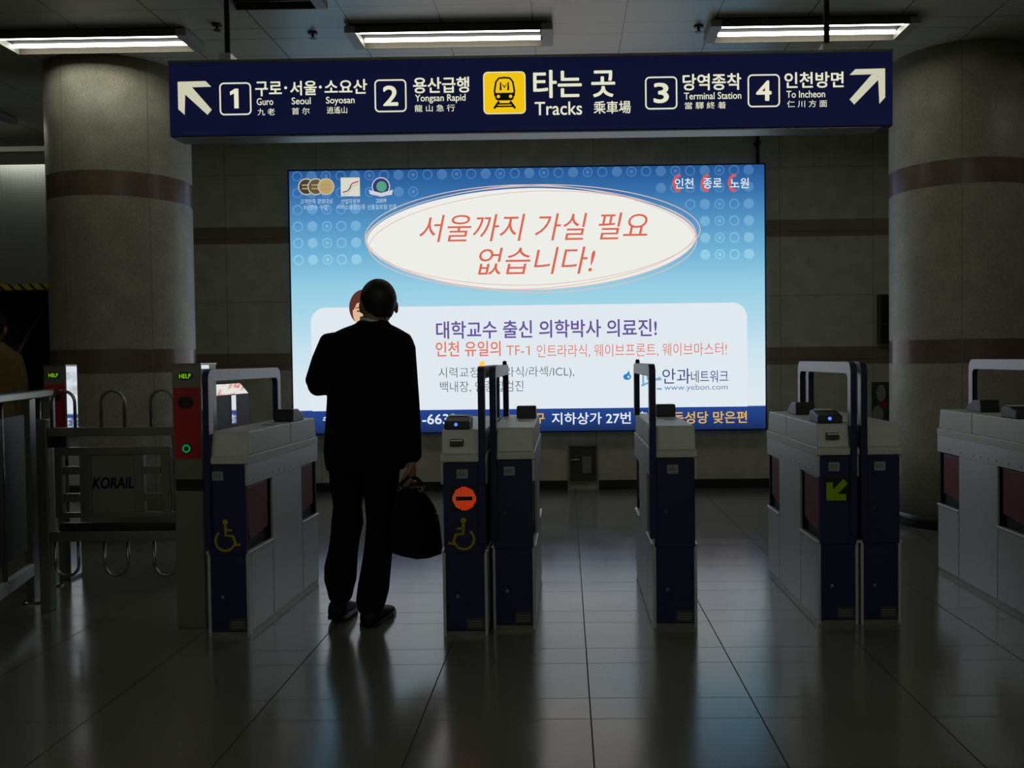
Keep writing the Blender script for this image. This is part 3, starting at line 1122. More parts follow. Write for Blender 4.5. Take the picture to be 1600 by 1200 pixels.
    if front_reader:
        bm = B()
        prism_x(bm, [(y_ + ry, z_) for y_, z_ in ((0.03, 0.956), (0.20, 0.956), (0.20, 1.004), (0.17, 1.018), (0.115, 1.014), (0.035, 0.996))], ax, ax + 0.118)
        r = obj('card_reader', bm, M['black'], t, bevel=0.008)
        bm = B()
        prism_x(bm, [(y_ + ry, z_) for y_, z_ in ((0.115, 1.0165), (0.165, 1.0215), (0.19, 1.010), (0.165, 1.019), (0.12, 1.014))], ax + 0.012, ax + 0.10)
        obj('reader_cover', bm, M['cover'], r)
        o = obj('reader_light', lathe_y(B(), [(0.008, 0.031 + ry), (0.008, 0.0275 + ry), (0.004, 0.026 + ry)], (ax + 0.055, 0.982), 12), M['led_blue'], r)
        o['label'] = 'blue indicator light'
    if rear_reader:
        ay = 0.70
        xr = w - 0.012 - 0.105
        bm = B()
        prism_x(bm, [(ay, 0.956), (ay + 0.19, 0.956), (ay + 0.19, 0.985), (ay + 0.10, 1.024), (ay + 0.01, 1.026)], xr, xr + 0.105)
        r = obj('card_reader', bm, M['black'], t, bevel=0.006)
        bm = B()
        box(bm, xr + 0.02, xr + 0.085, 0.46, 0.50, 0.9575, 0.9595)
        obj('reader_slot', bm, M['black'], r)
    # steel plate on the rear half and a slot line on top
    # arch
    if arch:
        th = 0.031
        x0 = arch_dx if arch == 'L' else w - th + arch_dx
        x1 = x0 + th
        ya, yb = -0.022, 0.965
        zt = 1.252
        r1, r2 = 0.05, 0.03
        outer = [(ya, 0.43), (ya, 0.95)]
        for k in range(7):
            a = PI - PI / 2 * k / 6
            outer.append((ya + r1 + r1 * math.cos(a), zt - r1 + r1 * math.sin(a)))
        for k in range(7):
            a = PI / 2 - PI / 2 * k / 6
            outer.append((yb - r1 + r1 * math.cos(a), zt - r1 + r1 * math.sin(a)))
        outer.append((yb, 0.955))
        wd, wt = 0.05, 0.058
        inner = [(yb - wd, 0.955)]
        for k in range(7):
            a = PI / 2 * k / 6
            inner.append((yb - wd - r2 + r2 * math.cos(a), zt - wt - r2 + r2 * math.sin(a)))
        for k in range(7):
            a = PI / 2 + PI / 2 * k / 6
            inner.append((ya + wd + r2 + r2 * math.cos(a), zt - wt - r2 + r2 * math.sin(a)))
        inner.append((ya + wd, 0.95))
        inner.append((ya + wd, 0.43))
        bm = B()
        n = len(outer)
        inner = inner[::-1]
        va = [[bm.verts.new((xx, p[0], p[1])) for p in pts] for xx in (x0, x1) for pts in (outer, inner)]
        o0, i0, o1, i1 = va
        for k in range(n - 1):
            sd_ = 0 if k == 0 else 1
            for f, mi in (((o0[k], o0[k + 1], i0[k + 1], i0[k]), sd_), ((o1[k], i1[k], i1[k + 1], o1[k + 1]), sd_),
                          ((o0[k], o1[k], o1[k + 1], o0[k + 1]), 0), ((i0[k], i0[k + 1], i1[k + 1], i1[k]), 0)):
                bm.faces.new(f).material_index = mi
        bm.faces.new((o0[0], i0[0], i1[0], o1[0]))
        bm.faces.new((o0[-1], o1[-1], i1[-1], i0[-1]))
        bmesh.ops.recalc_face_normals(bm, faces=bm.faces)
        # below the tray the post is plain navy
        ar = obj('arch', bm, [M['navy'], M['silver']], t, bevel=0.003)
        ar['label'] = 'tall navy arch with silver sides'
        if lamp or rear_lamp:
            for on, yy in ((lamp, 0.06), (rear_lamp, 0.86)):
                if on:
                    bm = lathe(B(), [(0.012, zt - 0.002), (0.012, zt + 0.016), (0.006, zt + 0.022)], ((x0 + x1) / 2, yy), 12)
                    obj('signal_lamp', bm, M['amber'] if on == 'lit' else M['black'], ar)
    # face details
    sw = 0.052
    sc = w * sticker_x
    st = obj('number_sticker', bx(sc - sw / 2, sc + sw / 2, -0.0052, -0.004, 0.735, 0.777), M['sticker'], fp)
    bm = B()
    for dx in (-0.014, -0.004, 0.008):
        strip2(bm, [(sc + dx, 0.746), (sc + dx + 0.001, 0.766)], 0.004, -0.0056)
    obj('sticker_print', bm, M['ink'], st)
    obj('lock', lathe_y(B(), [(0.009, 0.004), (0.009, 0.0), (0.005, -0.001)], (0.068, 0.185), 12), M['lock'], fp)
    if led is None and chair is None:
        obj('lock', lathe_y(B(), [(0.010, -0.004), (0.010, -0.007), (0.005, -0.008)], (0.062, 0.56), 12), M['plate'], fp)
    pl_ = obj('label_plate', bx(w - 0.10, w - 0.018, 0.002, 0.004, 0.03, 0.085), M['plate'], fp)
    bm = B()
    for k in range(3):
        strip2(bm, [(w - 0.09, 0.045 + 0.012 * k), (w - 0.03, 0.045 + 0.012 * k)], 0.003, 0.0015)
    obj('plate_print', bm, M['sticker'], pl_)
    if led == 'stop':
        c = (0.105, 0.642)
        bk = obj('display_panel', bx(c[0] - 0.062, c[0] + 0.062, -0.006, -0.004, c[1] - 0.062, c[1] + 0.062), M['black'], fp)
        bm = B()
        N = 19
        for i in range(N):
            for j in range(N):
                u = (i - (N - 1) / 2) / ((N - 1) / 2)
                v = (j - (N - 1) / 2) / ((N - 1) / 2)
                if u * u + v * v > 1.06:
                    continue
                if abs(u) < 0.74 and abs(v) < 0.22:
                    continue
                poly(bm, circ(c[0] + u * 0.052, c[1] + v * 0.052, 0.0017, n=6), -0.0066)
        o = obj('stop_symbol', bm, M['led_red'], bk)
        o['label'] = 'red-orange dotted no entry symbol'
    if led == 'arrow':
        c = (0.092, 0.648)
        bk = obj('display_panel', bx(c[0] - 0.062, c[0] + 0.062, -0.006, -0.004, c[1] - 0.062, c[1] + 0.062), M['black'], fp)
        bm = B()
        N = 17
        for i in range(N):
            for j in range(N):
                u, v = i / (N - 1), j / (N - 1)
                shaft = abs(v - u) < 0.24 and u + v < 1.78
                head = (u < 0.30 and v < 0.86) or (v < 0.26 and u < 0.88)
                if shaft or head:
                    poly(bm, circ(c[0] - 0.05 + u * 0.1, c[1] - 0.05 + v * 0.1, 0.0017, n=6), -0.0066)
        o = obj('arrow_symbol', bm, M['led_green'], bk)
        o['label'] = 'green dotted arrow pointing down left'
    if chair:
        bm = wheelchair(B(), 0.095, 0.478, 0.155, chair == 'left', -0.0048)
        o = obj('wheelchair_symbol', bm, M['yellow'], fp)
        o['label'] = 'dull yellow wheelchair symbol'
    return t


make_gate(-1.683, 4.255, 'ticket gate with yellow wheelchair symbol beside the red help post', rz=-0.03, arch='L', chair='right', sticker_x=0.30)
make_gate(-0.581, 4.238, 'ticket gate with glowing orange no-entry symbol and wheelchair symbol', w=0.207, arch='R', arch_dx=-0.001, front_reader=True, rear_reader=False,
          led='stop', chair='left', lamp='lit', slot=True, sticker_x=0.47)
make_gate(-0.357, 4.328, 'ticket gate back to back with the one showing the no-entry symbol', w=0.202, arch='L', arch_dx=-0.003, rear_lamp='off', sticker_x=0.42)
make_gate(0.402, 4.335, 'narrow ticket gate standing alone in the middle of the lightbox view', w=0.207, arch='L', arch_dx=-0.014, rear_lamp='off', sticker_x=0.46)
make_gate(1.187, 4.37, 'ticket gate with green arrow display and blue reader light', w=0.191, arch='R', arch_dx=-0.010, front_reader=True, led='arrow', slot=True, sticker_x=0.40)
make_gate(1.391, 4.375, 'ticket gate back to back with the one showing the green arrow', w=0.191, arch='L', arch_dx=-0.004, rear_reader=False, sticker_x=0.47)
make_gate(2.2, 4.40, 'ticket gate cut off by the right frame edge, side panels facing the lane', w=0.2, arch='R', arch_dx=-0.04, front_reader=True, slot=True, ry=0.12)


# ------------------------------------------------------------------ help posts
def help_post(x, y, label, w, d, mirror_side):
    t = thing('help_post', label, 'help post', (x, y, 0), group='help posts beside the gates')
    obj('lower_body', bx(0.0, w, 0.0, d, 0.0, 0.665), M['steel_dark'], t, bevel=0.003)
    obj('recess', bx(0.006, w - 0.006, 0.008, d - 0.006, 0.665, 0.72), M['dark'], t)
    obj('upper_body', bx(0.0, w, 0.0, d, 0.72, 1.275), M['steel_dark'], t, bevel=0.003)
    obj('cap', bx(-0.002, w + 0.002, -0.002, d + 0.002, 1.275, 1.281), M['steel_tube'], t)
    c = w / 2 - 0.004
    dsp = obj('display', prism_y(B(), circ(c, 1.220, 0.037, 0.020, n=24), -0.004, 0.002), M['black'], t)
    text('HELP', c - 0.028, c + 0.028, 1.209, 1.231, -0.0048, M['led_help'], dsp, 0.01)
    rp = obj('red_panel', bx(0.006, w - 0.006, -0.004, 0.004, 0.822, 1.165), M['red_panel'], t, bevel=0.002)
    rp['label'] = 'red enamel panel'
    obj('intercom', prism_y(B(), rrect(c - 0.036, c + 0.036, 1.068, 1.118, 0.024), -0.008, 0.0), M['black'], rp, bevel=0.002)
    bm = B()
    strip2(bm, rrect(c - 0.039, c + 0.039, 1.065, 1.121, 0.026), 0.005, -0.0046, True)
    obj('intercom_rim', bm, M['plate'], rp)
    bm = B()
    for k in range(3):
        poly(bm, circ(c - 0.024 + 0.019 * k, 1.142, 0.006, 0.008, n=8), -0.0046)
    poly(bm, rrect(c + 0.024, c + 0.033, 1.132, 1.152, 0.003), -0.0046)
    obj('faded_print', bm, M['red_ink'], rp)
    bt = obj('call_button', lathe_y(B(), [(0.024, -0.002), (0.024, -0.010), (0.018, -0.013)], (c + 0.002, 0.872), 20), M['black'], rp)
    bm = B()
    strip2(bm, circ(c + 0.002, 0.872, 0.016, n=20), 0.008, -0.0136, True)
    obj('button_light', bm, M['led_button'], bt)['label'] = 'green lit ring'
    if mirror_side == 'full':
        obj('polished_side', bx(w, w + 0.002, 0.006, d, 0.02, 1.272), M['mirror'], t)
    else:
        obj('polished_side', bx(w, w + 0.003, 0.004, 0.10, 1.232, 1.272), M['mirror'], t)
        obj('polished_edge', bx(w, w + 0.003, 0.004, 0.03, 0.99, 1.17), M['mirror'], t)
    return t


help_post(-1.892, 4.40, 'steel help post with red call panel next to the first wheelchair gate', 0.138, 0.20, 'part')
help_post(-3.084, 5.40, 'distant steel help post with bright polished side behind the handrail', 0.13, 0.125, 'full')

# ------------------------------------------------------------------ tubular swing gate
t = thing('swing_gate', 'tubular steel swing gate with blue lettering between the rail and the help post', 'swing gate', (-2.36, 4.75, 0))
obj('top_bar', bx(-0.33, 0.325, -0.02, 0.02, 0.909, 0.955), M['steel_dark'], t, bevel=0.004)
obj('bottom_bar', bx(-0.33, 0.34, -0.02, 0.02, 0.361, 0.414), M['steel_dark'], t, bevel=0.004)
obj('hinge_post', bx(-0.385, -0.33, -0.03, 0.03, 0.0, 1.0), M['steel_dark'], t, bevel=0.004)
obj('hinge_bracket', bx(-0.33, -0.235, -0.014, 0.014, 0.852, 0.909), M['black'], t)
bm = B()
box(bm, -0.30, 0.305, -0.016, 0.016, 0.81, 0.852)
box(bm, -0.30, 0.305, -0.016, 0.016, 0.485, 0.512)
box(bm, -0.30, -0.258, -0.016, 0.016, 0.512, 0.81)
box(bm, 0.255, 0.305, -0.016, 0.016, 0.512, 0.81)
box(bm, -0.168, -0.112, -0.016, 0.016, 0.512, 0.81)
box(bm, 0.112, 0.165, -0.016, 0.016, 0.512, 0.81)
for a, b in ((-0.258, -0.168), (0.165, 0.255)):
    box(bm, a, b, -0.016, 0.016, 0.711, 0.752)
    box(bm, a, b, -0.016, 0.016, 0.567, 0.611)
fr = obj('frame', bm, M['steel_dark'], t, bevel=0.003)
np_ = obj('name_plate', bx(-0.112, 0.112, -0.004, 0.004, 0.512, 0.81), M['satin'], t)
text('KORAIL', -0.108, 0.108, 0.634, 0.694, -0.0055, M['blue_ink'], np_, 0.03, 0.15)
obj('rubber_bumper', bx(-0.28, 0.335, -0.018, 0.018, 0.416, 0.458), M['black'], t, bevel=0.003)
bm = B()
for k in (0, 1):
    box(bm, 0.312, 0.33, -0.01, 0.01, 0.46 + 0.001, 0.90)
obj('latch_bar', bx(0.312, 0.328, -0.01, 0.01, 0.458, 0.909), M['steel_tube'], t)
bm.free()
for c in (-0.254, 0.005, 0.265):
    for up in (1, -1):
        pts = []
        hw = 0.061
        z0, z1 = (0.955, 1.145) if up == 1 else (0.361, 0.178)
        pts.append((c - hw, 0, z0))
        for k in range(13):
            a = PI - PI * k / 12
            pts.append((c + hw * math.cos(a), 0, z1 - up * hw + up * hw * math.sin(a)))
        pts.append((c + hw, 0, z0))
        obj('loop_tube', tube(B(), pts, 0.008, 10), M['steel_tube'], t, smooth=True)

# ------------------------------------------------------------------ handrail on the far left
t = thing('handrail', 'steel handrail with posts and lower bar at the left edge', 'railing', (0, 0, 0))
p0, p1 = Vector((-2.66, 4.05, 0)), Vector((-2.99, 5.28, 0))
def rp_(k, z):
    q = p0 + (p1 - p0) * k
    return (q.x, q.y, z)
def bar(bm, k0, k1, z0, z1, th):
    d = (p1 - p0).normalized()
    n = Vector((-d.y, d.x, 0)) * th / 2
    a, b = Vector(rp_(k0, 0)), Vector(rp_(k1, 0))
    vs = []
    for z in (z0, z1):
        for q in (a - n, b - n, b + n, a + n):
            vs.append(bm.verts.new((q.x, q.y, z)))
    for f in ((0, 3, 2, 1), (4, 5, 6, 7), (0, 1, 5, 4), (1, 2, 6, 5), (2, 3, 7, 6), (3, 0, 4, 7)):
        bm.faces.new([vs[i] for i in f])
    bmesh.ops.recalc_face_normals(bm, faces=bm.faces)
    return bm
obj('top_rail', bar(B(), 0, 1, 1.098, 1.142, 0.06), M['steel_tube'], t, bevel=0.008)
obj('lower_bar', bar(B(), 0, 1, 0.15, 0.215, 0.03), M['steel'], t, bevel=0.003)
obj('infill_panel', bar(B(), 0.02, 0.62, 0.30, 1.02, 0.012), M['plate'], t)
for k in (0.0, 0.70, 1.0):
    q = rp_(k, 0)
    po = obj('post', bx(q[0] - 0.022, q[0] + 0.022, q[1] - 0.03, q[1] + 0.03, 0.0, 1.10), M['steel_tube' if k == 0.70 else 'steel_dark'], t, bevel=0.004)
    obj('floor_flange', lathe(B(), [(0.055, 0.0), (0.055, 0.008), (0.04, 0.012)], (q[0], q[1]), 20), M['steel_tube'], po)
for k in (0.35, 0.85):
    q = rp_(k, 0)
    obj('baluster', tube(B(), [(q[0], q[1], 0.2), (q[0], q[1], 1.1)], 0.012, 10), M['steel_tube'], t, smooth=True)

# ------------------------------------------------------------------ stainless cabinet seen through the first arch
t = thing('steel_cabinet', 'dark steel cabinet with bright sloping cap seen through the first gate arch', 'cabinet', (-2.1, 5.46, 0), -0.117)
obj('body', bx(-0.22, 0.0, 0.0, 0.45, 0.0, 1.085), M['cab'], t, bevel=0.003)
bm = B()
vs = [(-0.22, 1.085), (0.0, 1.085), (-0.040, 1.150), (-0.22, 1.150)]
a = [bm.verts.new((x, 0.0, z)) for x, z in vs]
b = [bm.verts.new((x, 0.45 - (0.03 if z > 1.1 else 0), z)) for x, z in vs]
bm.faces.new(a); bm.faces.new(b[::-1])
for i in range(4):
    bm.faces.new((a[i], b[i], b[(i + 1) % 4], a[(i + 1) % 4]))
bmesh.ops.recalc_face_normals(bm, faces=bm.faces)
obj('cap', bm, M['mirror'], t)['label'] = 'polished sloping cap'
obj('polished_strip', bx(0.0, 0.003, 0.215, 0.275, 0.9, 1.08), M['mirror'], t)

# ------------------------------------------------------------------ escalator in the opening on the left
t = thing('escalator', 'dark escalator side with pale edge strip inside the opening behind the left column', 'escalator', (0, 0, 0))
d = Vector((-0.13, 0.9, 0.69))
A0 = Vector((-5.774, 9.646, 1.421)) - d * 0.42
A1 = Vector((-5.774, 9.646, 1.421)) + d * 2.2
bm = B()
prof = [A0, A1, A1 + Vector((0, 0, 1.0)) - d * 0.0, A0 + Vector((0, 0, 1.0))]
prof[2].z = min(prof[2].z, 3.45)
side = Vector((-1.1, 0.0, 0))
a = [bm.verts.new(p) for p in prof]
b = [bm.verts.new(p + side) for p in prof]
bm.faces.new(a); bm.faces.new(b[::-1])
for i in range(4):
    bm.faces.new((a[i], b[i], b[(i + 1) % 4], a[(i + 1) % 4]))
bmesh.ops.recalc_face_normals(bm, faces=bm.faces)
obj('side_cladding', bm, M['steel_dark'], t)
obj('edge_strip', tube(B(), [A0 + Vector((0.012, -0.01, 0)), A1 + Vector((0.012, -0.01, 0))], 0.02, 8), M["poster_white"], t)
bm = B()
box(bm, A0.x - 1.0, A0.x, A0.y, A0.y + 1.2, 0.0, A0.z)
obj('landing_pit', bm, M['dark'], t)


# ------------------------------------------------------------------ people
def chain(pts, n=14):
    """closed tapered limb: points (x, y, z, rx, ry) with rounded ends"""
    P = [Vector(p[:3]) for p in pts]
    R = [(p[3], p[4] if len(p) > 4 else p[3]) for p in pts]
    bm = B()
    N = len(P)
    out = []
    t0 = (P[1] - P[0]).normalized()
    t1 = (P[-1] - P[-2]).normalized()
    up = Vector((0, 1, 0))
    seq = []
    for a in (0.2, 0.65):
        seq.append((P[0] - t0 * R[0][0] * (1 - a) * 0.8, math.sin(a * PI / 2), 0))
    for i in range(N):
        seq.append((P[i], 1.0, i))
    for a in (0.65, 0.2):
        seq.append((P[-1] + t1 * R[-1][0] * (1 - a) * 0.8, math.sin(a * PI / 2), N - 1))
    for (p, k, i) in seq:
        t = (P[min(i + 1, N - 1)] - P[max(i - 1, 0)]).normalized()
        ref = Vector((0, 1, 0)) if abs(t.y) < 0.8 else Vector((0, 0, 1))
        b = t.cross(ref).normalized()
        c = b.cross(t).normalized()
        rx, ry = R[i]
        out.append([p + b * math.cos(2 * PI * q / n) * rx * k + c * math.sin(2 * PI * q / n) * ry * k for q in range(n)])
    return rings(bm, out)


def loft_z(rs, n=28, e=2.3):
    """stack of horizontal superellipse rings (z, cx, cy, rx, ry)"""
    bm = B()
    return rings(bm, [[(cx + dx, cy + dy, z) for dx, dy in circ(0, 0, rx, ry, n=n, e=e)] for z, cx, cy, rx, ry in rs])


def ball(c, rx, ry, rz, rzrot=0.0):
    bm = B()
    bmesh.ops.create_uvsphere(bm, u_segments=20, v_segments=14, radius=1.0)
    bmesh.ops.scale(bm, vec=(rx, ry, rz), verts=bm.verts)
    bmesh.ops.rotate(bm, cent=(0, 0, 0), matrix=Matrix.Rotation(rzrot, 3, 'Z'), verts=bm.verts)
    bmesh.ops.translate(bm, vec=c, verts=bm.verts)
    return bm


def fuse(name, pieces, m, parent, voxel=0.008, smooth=6):
    """join closed pieces into one continuous skin"""
    me = bpy.data.meshes.new(name)
    big = B()
    for p in pieces:
        tmp = bpy.data.meshes.new('piece')
        p.to_mesh(tmp)
        p.free()
        big.from_mesh(tmp)
        bpy.data.meshes.remove(tmp)
    big.to_mesh(me)
    big.free()
    o = bpy.data.objects.new(name, me)
    COL.objects.link(o)
    rm = o.modifiers.new('remesh', 'REMESH')
    rm.mode = 'VOXEL'
    rm.voxel_size = voxel
    if smooth:
        s = o.modifiers.new('smooth', 'SMOOTH')
        s.factor = 0.5
        s.iterations = smooth
    me2 = bpy.data.meshes.new_from_object(o.evaluated_get(bpy.context.evaluated_depsgraph_get()))
    o.modifiers.clear()
    o.data = me2
    me2.name = name
    bpy.data.meshes.remove(me)
    me2.materials.clear()
    me2.materials.append(m)
    for p in me2.polygons:
        p.use_smooth = True
    o.parent = parent
    return o


def hand(wrist, d, palm_n, thumb_side, curl, s=1.0):
    """palm, four fingers of unequal length curled about the knuckles, and a thumb"""
    w = Vector(wrist)
    d = Vector(d).normalized()
    pn = Vector(palm_n)
    pn = (pn - d * pn.dot(d)).normalized()
    sd = d.cross(pn).normalized() * thumb_side
    out = []
    k = w + d * 0.085 * s
    out.append(chain([tuple(w) + (0.026 * s, 0.019 * s), tuple(w + d * 0.035 * s) + (0.034 * s, 0.016 * s), tuple(k) + (0.038 * s, 0.014 * s)]) if False else
               chain([tuple(w) + (0.024 * s,), tuple(w + d * 0.05 * s + sd * 0.012) + (0.020 * s,), tuple(k + sd * 0.024 * s) + (0.013 * s,)], 10))
    out.append(chain([tuple(w) + (0.022 * s,), tuple(w + d * 0.05 * s - sd * 0.012) + (0.019 * s,), tuple(k - sd * 0.024 * s) + (0.012 * s,)], 10))
    out.append(chain([tuple(w) + (0.022 * s,), tuple(k) + (0.016 * s,)], 10))
    for i, L in enumerate((0.072, 0.080, 0.074, 0.058)):
        b = k + sd * (0.028 - 0.019 * i) * s
        a, pts = 0.0, [tuple(b) + (0.0095 * s,)]
        q = b
        for j, f in enumerate((0.45, 0.30, 0.25)):
            a += curl * (1.0 + 0.05 * i) * (0.8 if j == 0 else 1.0)
            q = q + (d * math.cos(a) + pn * math.sin(a)) * L * f * s
            pts.append(tuple(q) + ((0.0088, 0.0080, 0.0068)[j] * s,))
        out.append(chain(pts, 8))
    b = w + d * 0.03 * s + sd * 0.026 * s
    t1 = b + (d * 0.6 + sd * 0.6 + pn * 0.35).normalized() * 0.036 * s
    t2 = t1 + (d * 0.8 + sd * 0.1 + pn * 0.6).normalized() * 0.032 * s
    out.append(chain([tuple(b) + (0.013 * s,), tuple(t1) + (0.0105 * s,), tuple(t2) + (0.008 * s,)], 8))
    return out


def head_parts(c, yaw, s=1.0):
    """skull, jaw, nose, ears and brow; c is the centre of the skull, the face looks along +Y turned by yaw"""
    R = Matrix.Rotation(yaw, 3, 'Z')
    def at(x, y, z):
        return tuple(Vector(c) + R @ Vector((x, y, z)) * s)
    out = [ball(at(0, 0, 0), 0.080 * s, 0.096 * s, 0.098 * s, yaw),
           ball(at(0, 0.022, -0.045), 0.073 * s, 0.078 * s, 0.080 * s, yaw),
           ball(at(0, 0.060, -0.088), 0.036 * s, 0.030 * s, 0.030 * s, yaw),
           ball(at(0, 0.082, 0.012), 0.050 * s, 0.016 * s, 0.012 * s, yaw),
           chain([at(0, 0.088, 0.005) + (0.009 * s,), at(0, 0.102, -0.030) + (0.014 * s,)], 10),
           ball(at(0, 0.088, -0.066), 0.026 * s, 0.012 * s, 0.010 * s, yaw)]
    for sg_ in (-1, 1):
        out.append(ball(at(sg_ * 0.087, -0.006, -0.036), 0.010 * s, 0.020 * s, 0.032 * s, yaw))
        out.append(ball(at(sg_ * 0.045, 0.066, -0.035), 0.024 * s, 0.020 * s, 0.018 * s, yaw))
    return out, at


def face_features(at, yaw, parent, s=1.0):
    for sg_ in (-1, 1):
        e = obj('eye', ball(at(sg_ * 0.031, 0.083, -0.008), 0.013 * s, 0.008 * s, 0.008 * s, yaw), M['eye'], parent, smooth=True)
        obj('iris', ball(at(sg_ * 0.031, 0.0895, -0.008), 0.006 * s, 0.003 * s, 0.006 * s, yaw), M['black'], e, smooth=True)
        obj('eyebrow', ball(at(sg_ * 0.032, 0.092, 0.016), 0.019 * s, 0.006 * s, 0.004 * s, yaw), M['hair'], parent, smooth=True)
    obj('mouth', ball(at(0, 0.098, -0.066), 0.022 * s, 0.006 * s, 0.006 * s, yaw), M['lips'], parent, smooth=True)


def hair_cap(at, yaw, parent, s=1.0, nape=-0.10):
    bm = B()
    n, k = 30, 16
    rs = []
    for j in range(k + 1):
        ph = j / k
        ring = []
        for i in range(n):
            a = 2 * PI * i / n            # a = pi/2 is the face
            front = math.sin(a)
            # where the hair stops, measured down from the crown
            low = 0.99 if front > 0.55 else (0.99 + (0.55 - front) * 1.25)
            low = min(low, 2.42)
            if abs(math.cos(a)) > 0.88 and front > -0.3:
                low = 1.80 if front < 0.25 else 1.45
            th = 0.02 + (low - 0.02) * ph
            rr = 1.0
            x = 0.0885 * math.sin(th) * math.cos(a) * rr
            y = 0.103 * math.sin(th) * math.sin(a) * rr
            z = 0.104 * math.cos(th)
            if th > PI / 2:
                g = (1.0 - 0.27 * ((th - PI / 2) / 0.85) ** 1.3) / math.sin(th)
                x *= g
                y *= g
                z = -0.104 * (th - PI / 2) * 0.98
            ring.append(at(x, y - 0.002, z))
        rs.append(ring)
    rings(bm, rs, cap=False)
    o = obj('hair', bm, M['hair'], parent, smooth=True)
    sd = o.modifiers.new('solid', 'SOLIDIFY')
    sd.thickness = 0.008
    sd.offset = -1
    o['label'] = 'short black hair'
    return o


# ---- man in the black suit, seen from behind, walking through the first lane
MX, MY = -0.96, 4.47
man = thing('person', 'man in a black suit seen from behind, walking through the gate with a briefcase', 'person', (MX, MY, 0))
def W(x, y, z):
    return (x - MX, y - MY, z)
def C(*pts):
    return chain([W(*p[:3]) + tuple(p[3:]) for p in pts])
HEAD = W(-0.917, 4.525, 1.581)
YAW = 0.42
hp, hat = head_parts(HEAD, YAW)
body = list(hp)
body.append(C((-0.945, 4.50, 1.40, 0.064, 0.062), (-0.934, 4.505, 1.47, 0.061, 0.060), (-0.924, 4.515, 1.53, 0.062, 0.062)))
body.append(loft_z([(0.80,) + W(-0.98, 4.5, 0)[:2] + (0.16, 0.11), (0.95,) + W(-0.975, 4.5, 0)[:2] + (0.155, 0.105), (1.1,) + W(-0.97, 4.5, 0)[:2] + (0.15, 0.10),
                    (1.28,) + W(-0.966, 4.5, 0)[:2] + (0.165, 0.105), (1.36,) + W(-0.962, 4.5, 0)[:2] + (0.15, 0.085), (1.42,) + W(-0.95, 4.5, 0)[:2] + (0.08, 0.065)]))
body.append(C((-1.14, 4.50, 1.345, 0.042), (-1.21, 4.47, 1.175, 0.038)))
body.append(C((-1.215, 4.47, 1.175, 0.038), (-1.13, 4.66, 1.185, 0.030), (-1.085, 4.755, 1.205, 0.025)))
body.append(C((-0.795, 4.50, 1.31, 0.042), (-0.775, 4.485, 1.07, 0.038), (-0.757, 4.45, 0.86, 0.029), (-0.752, 4.435, 0.79, 0.025)))
# legs
body.append(C((-1.06, 4.50, 0.82, 0.080), (-1.085, 4.55, 0.45, 0.055), (-1.115, 4.50, 0.30, 0.050), (-1.13, 4.50, 0.10, 0.036)))
body.append(C((-0.90, 4.48, 0.82, 0.080), (-0.915, 4.50, 0.45, 0.055), (-0.945, 4.47, 0.25, 0.050), (-0.967, 4.455, 0.10, 0.036)))
body.append(C((-1.13, 4.50, 0.07, 0.032), (-1.135, 4.66, 0.035, 0.030)))
body.append(C((-0.967, 4.455, 0.055, 0.032), (-0.945, 4.60, 0.035, 0.030)))
body += hand(W(-0.752, 4.435, 0.79), (0.02, 0.05, -1), (-1, 0.15, 0), -1, 0.85, 0.98)
body += hand(W(-1.085, 4.755, 1.205), (0.45, 0.85, 0.12), (0.2, 0.1, -1), 1, 0.45, 0.98)
bd = fuse('body', body, M['skin'], man, 0.0055, 4)
face_features(hat, YAW, man)
hair_cap(hat, YAW, man)

jk = []
def ring(z, cx, cy, rx, ry):
    return (z, cx - MX, cy - MY, rx, ry)
jk.append(loft_z([ring(0.752, -0.985, 4.50, 0.192, 0.142), ring(0.80, -0.985, 4.50, 0.200, 0.148), ring(0.86, -0.982, 4.50, 0.206, 0.150),
                  ring(0.95, -0.978, 4.50, 0.202, 0.142), ring(1.03, -0.975, 4.50, 0.198, 0.136), ring(1.12, -0.970, 4.50, 0.196, 0.134),
                  ring(1.22, -0.967, 4.50, 0.204, 0.136), ring(1.30, -0.965, 4.50, 0.216, 0.132), ring(1.372, -0.962, 4.50, 0.220, 0.118),
                  ring(1.408, -0.960, 4.50, 0.200, 0.104), ring(1.443, -0.952, 4.502, 0.132, 0.088), ring(1.464, -0.944, 4.505, 0.080, 0.074),
                  ring(1.480, -0.938, 4.510, 0.073, 0.070)], 36, 2.5))
jk.append(C((-1.136, 4.50, 1.378, 0.066, 0.072), (-1.175, 4.49, 1.28, 0.068, 0.072), (-1.212, 4.475, 1.175, 0.062, 0.066)))
jk.append(C((-1.214, 4.47, 1.172, 0.056, 0.060), (-1.165, 4.58, 1.172, 0.054), (-1.115, 4.69, 1.188, 0.044)))
jk.append(C((-0.799, 4.50, 1.348, 0.066, 0.072), (-0.790, 4.495, 1.20, 0.066, 0.070), (-0.778, 4.485, 1.07, 0.063, 0.066), (-0.767, 4.47, 0.93, 0.060, 0.060), (-0.757, 4.442, 0.815, 0.055, 0.055)))
jo = fuse('jacket', jk, M['suit'], man, 0.008, 6)
jo['label'] = 'black suit jacket'

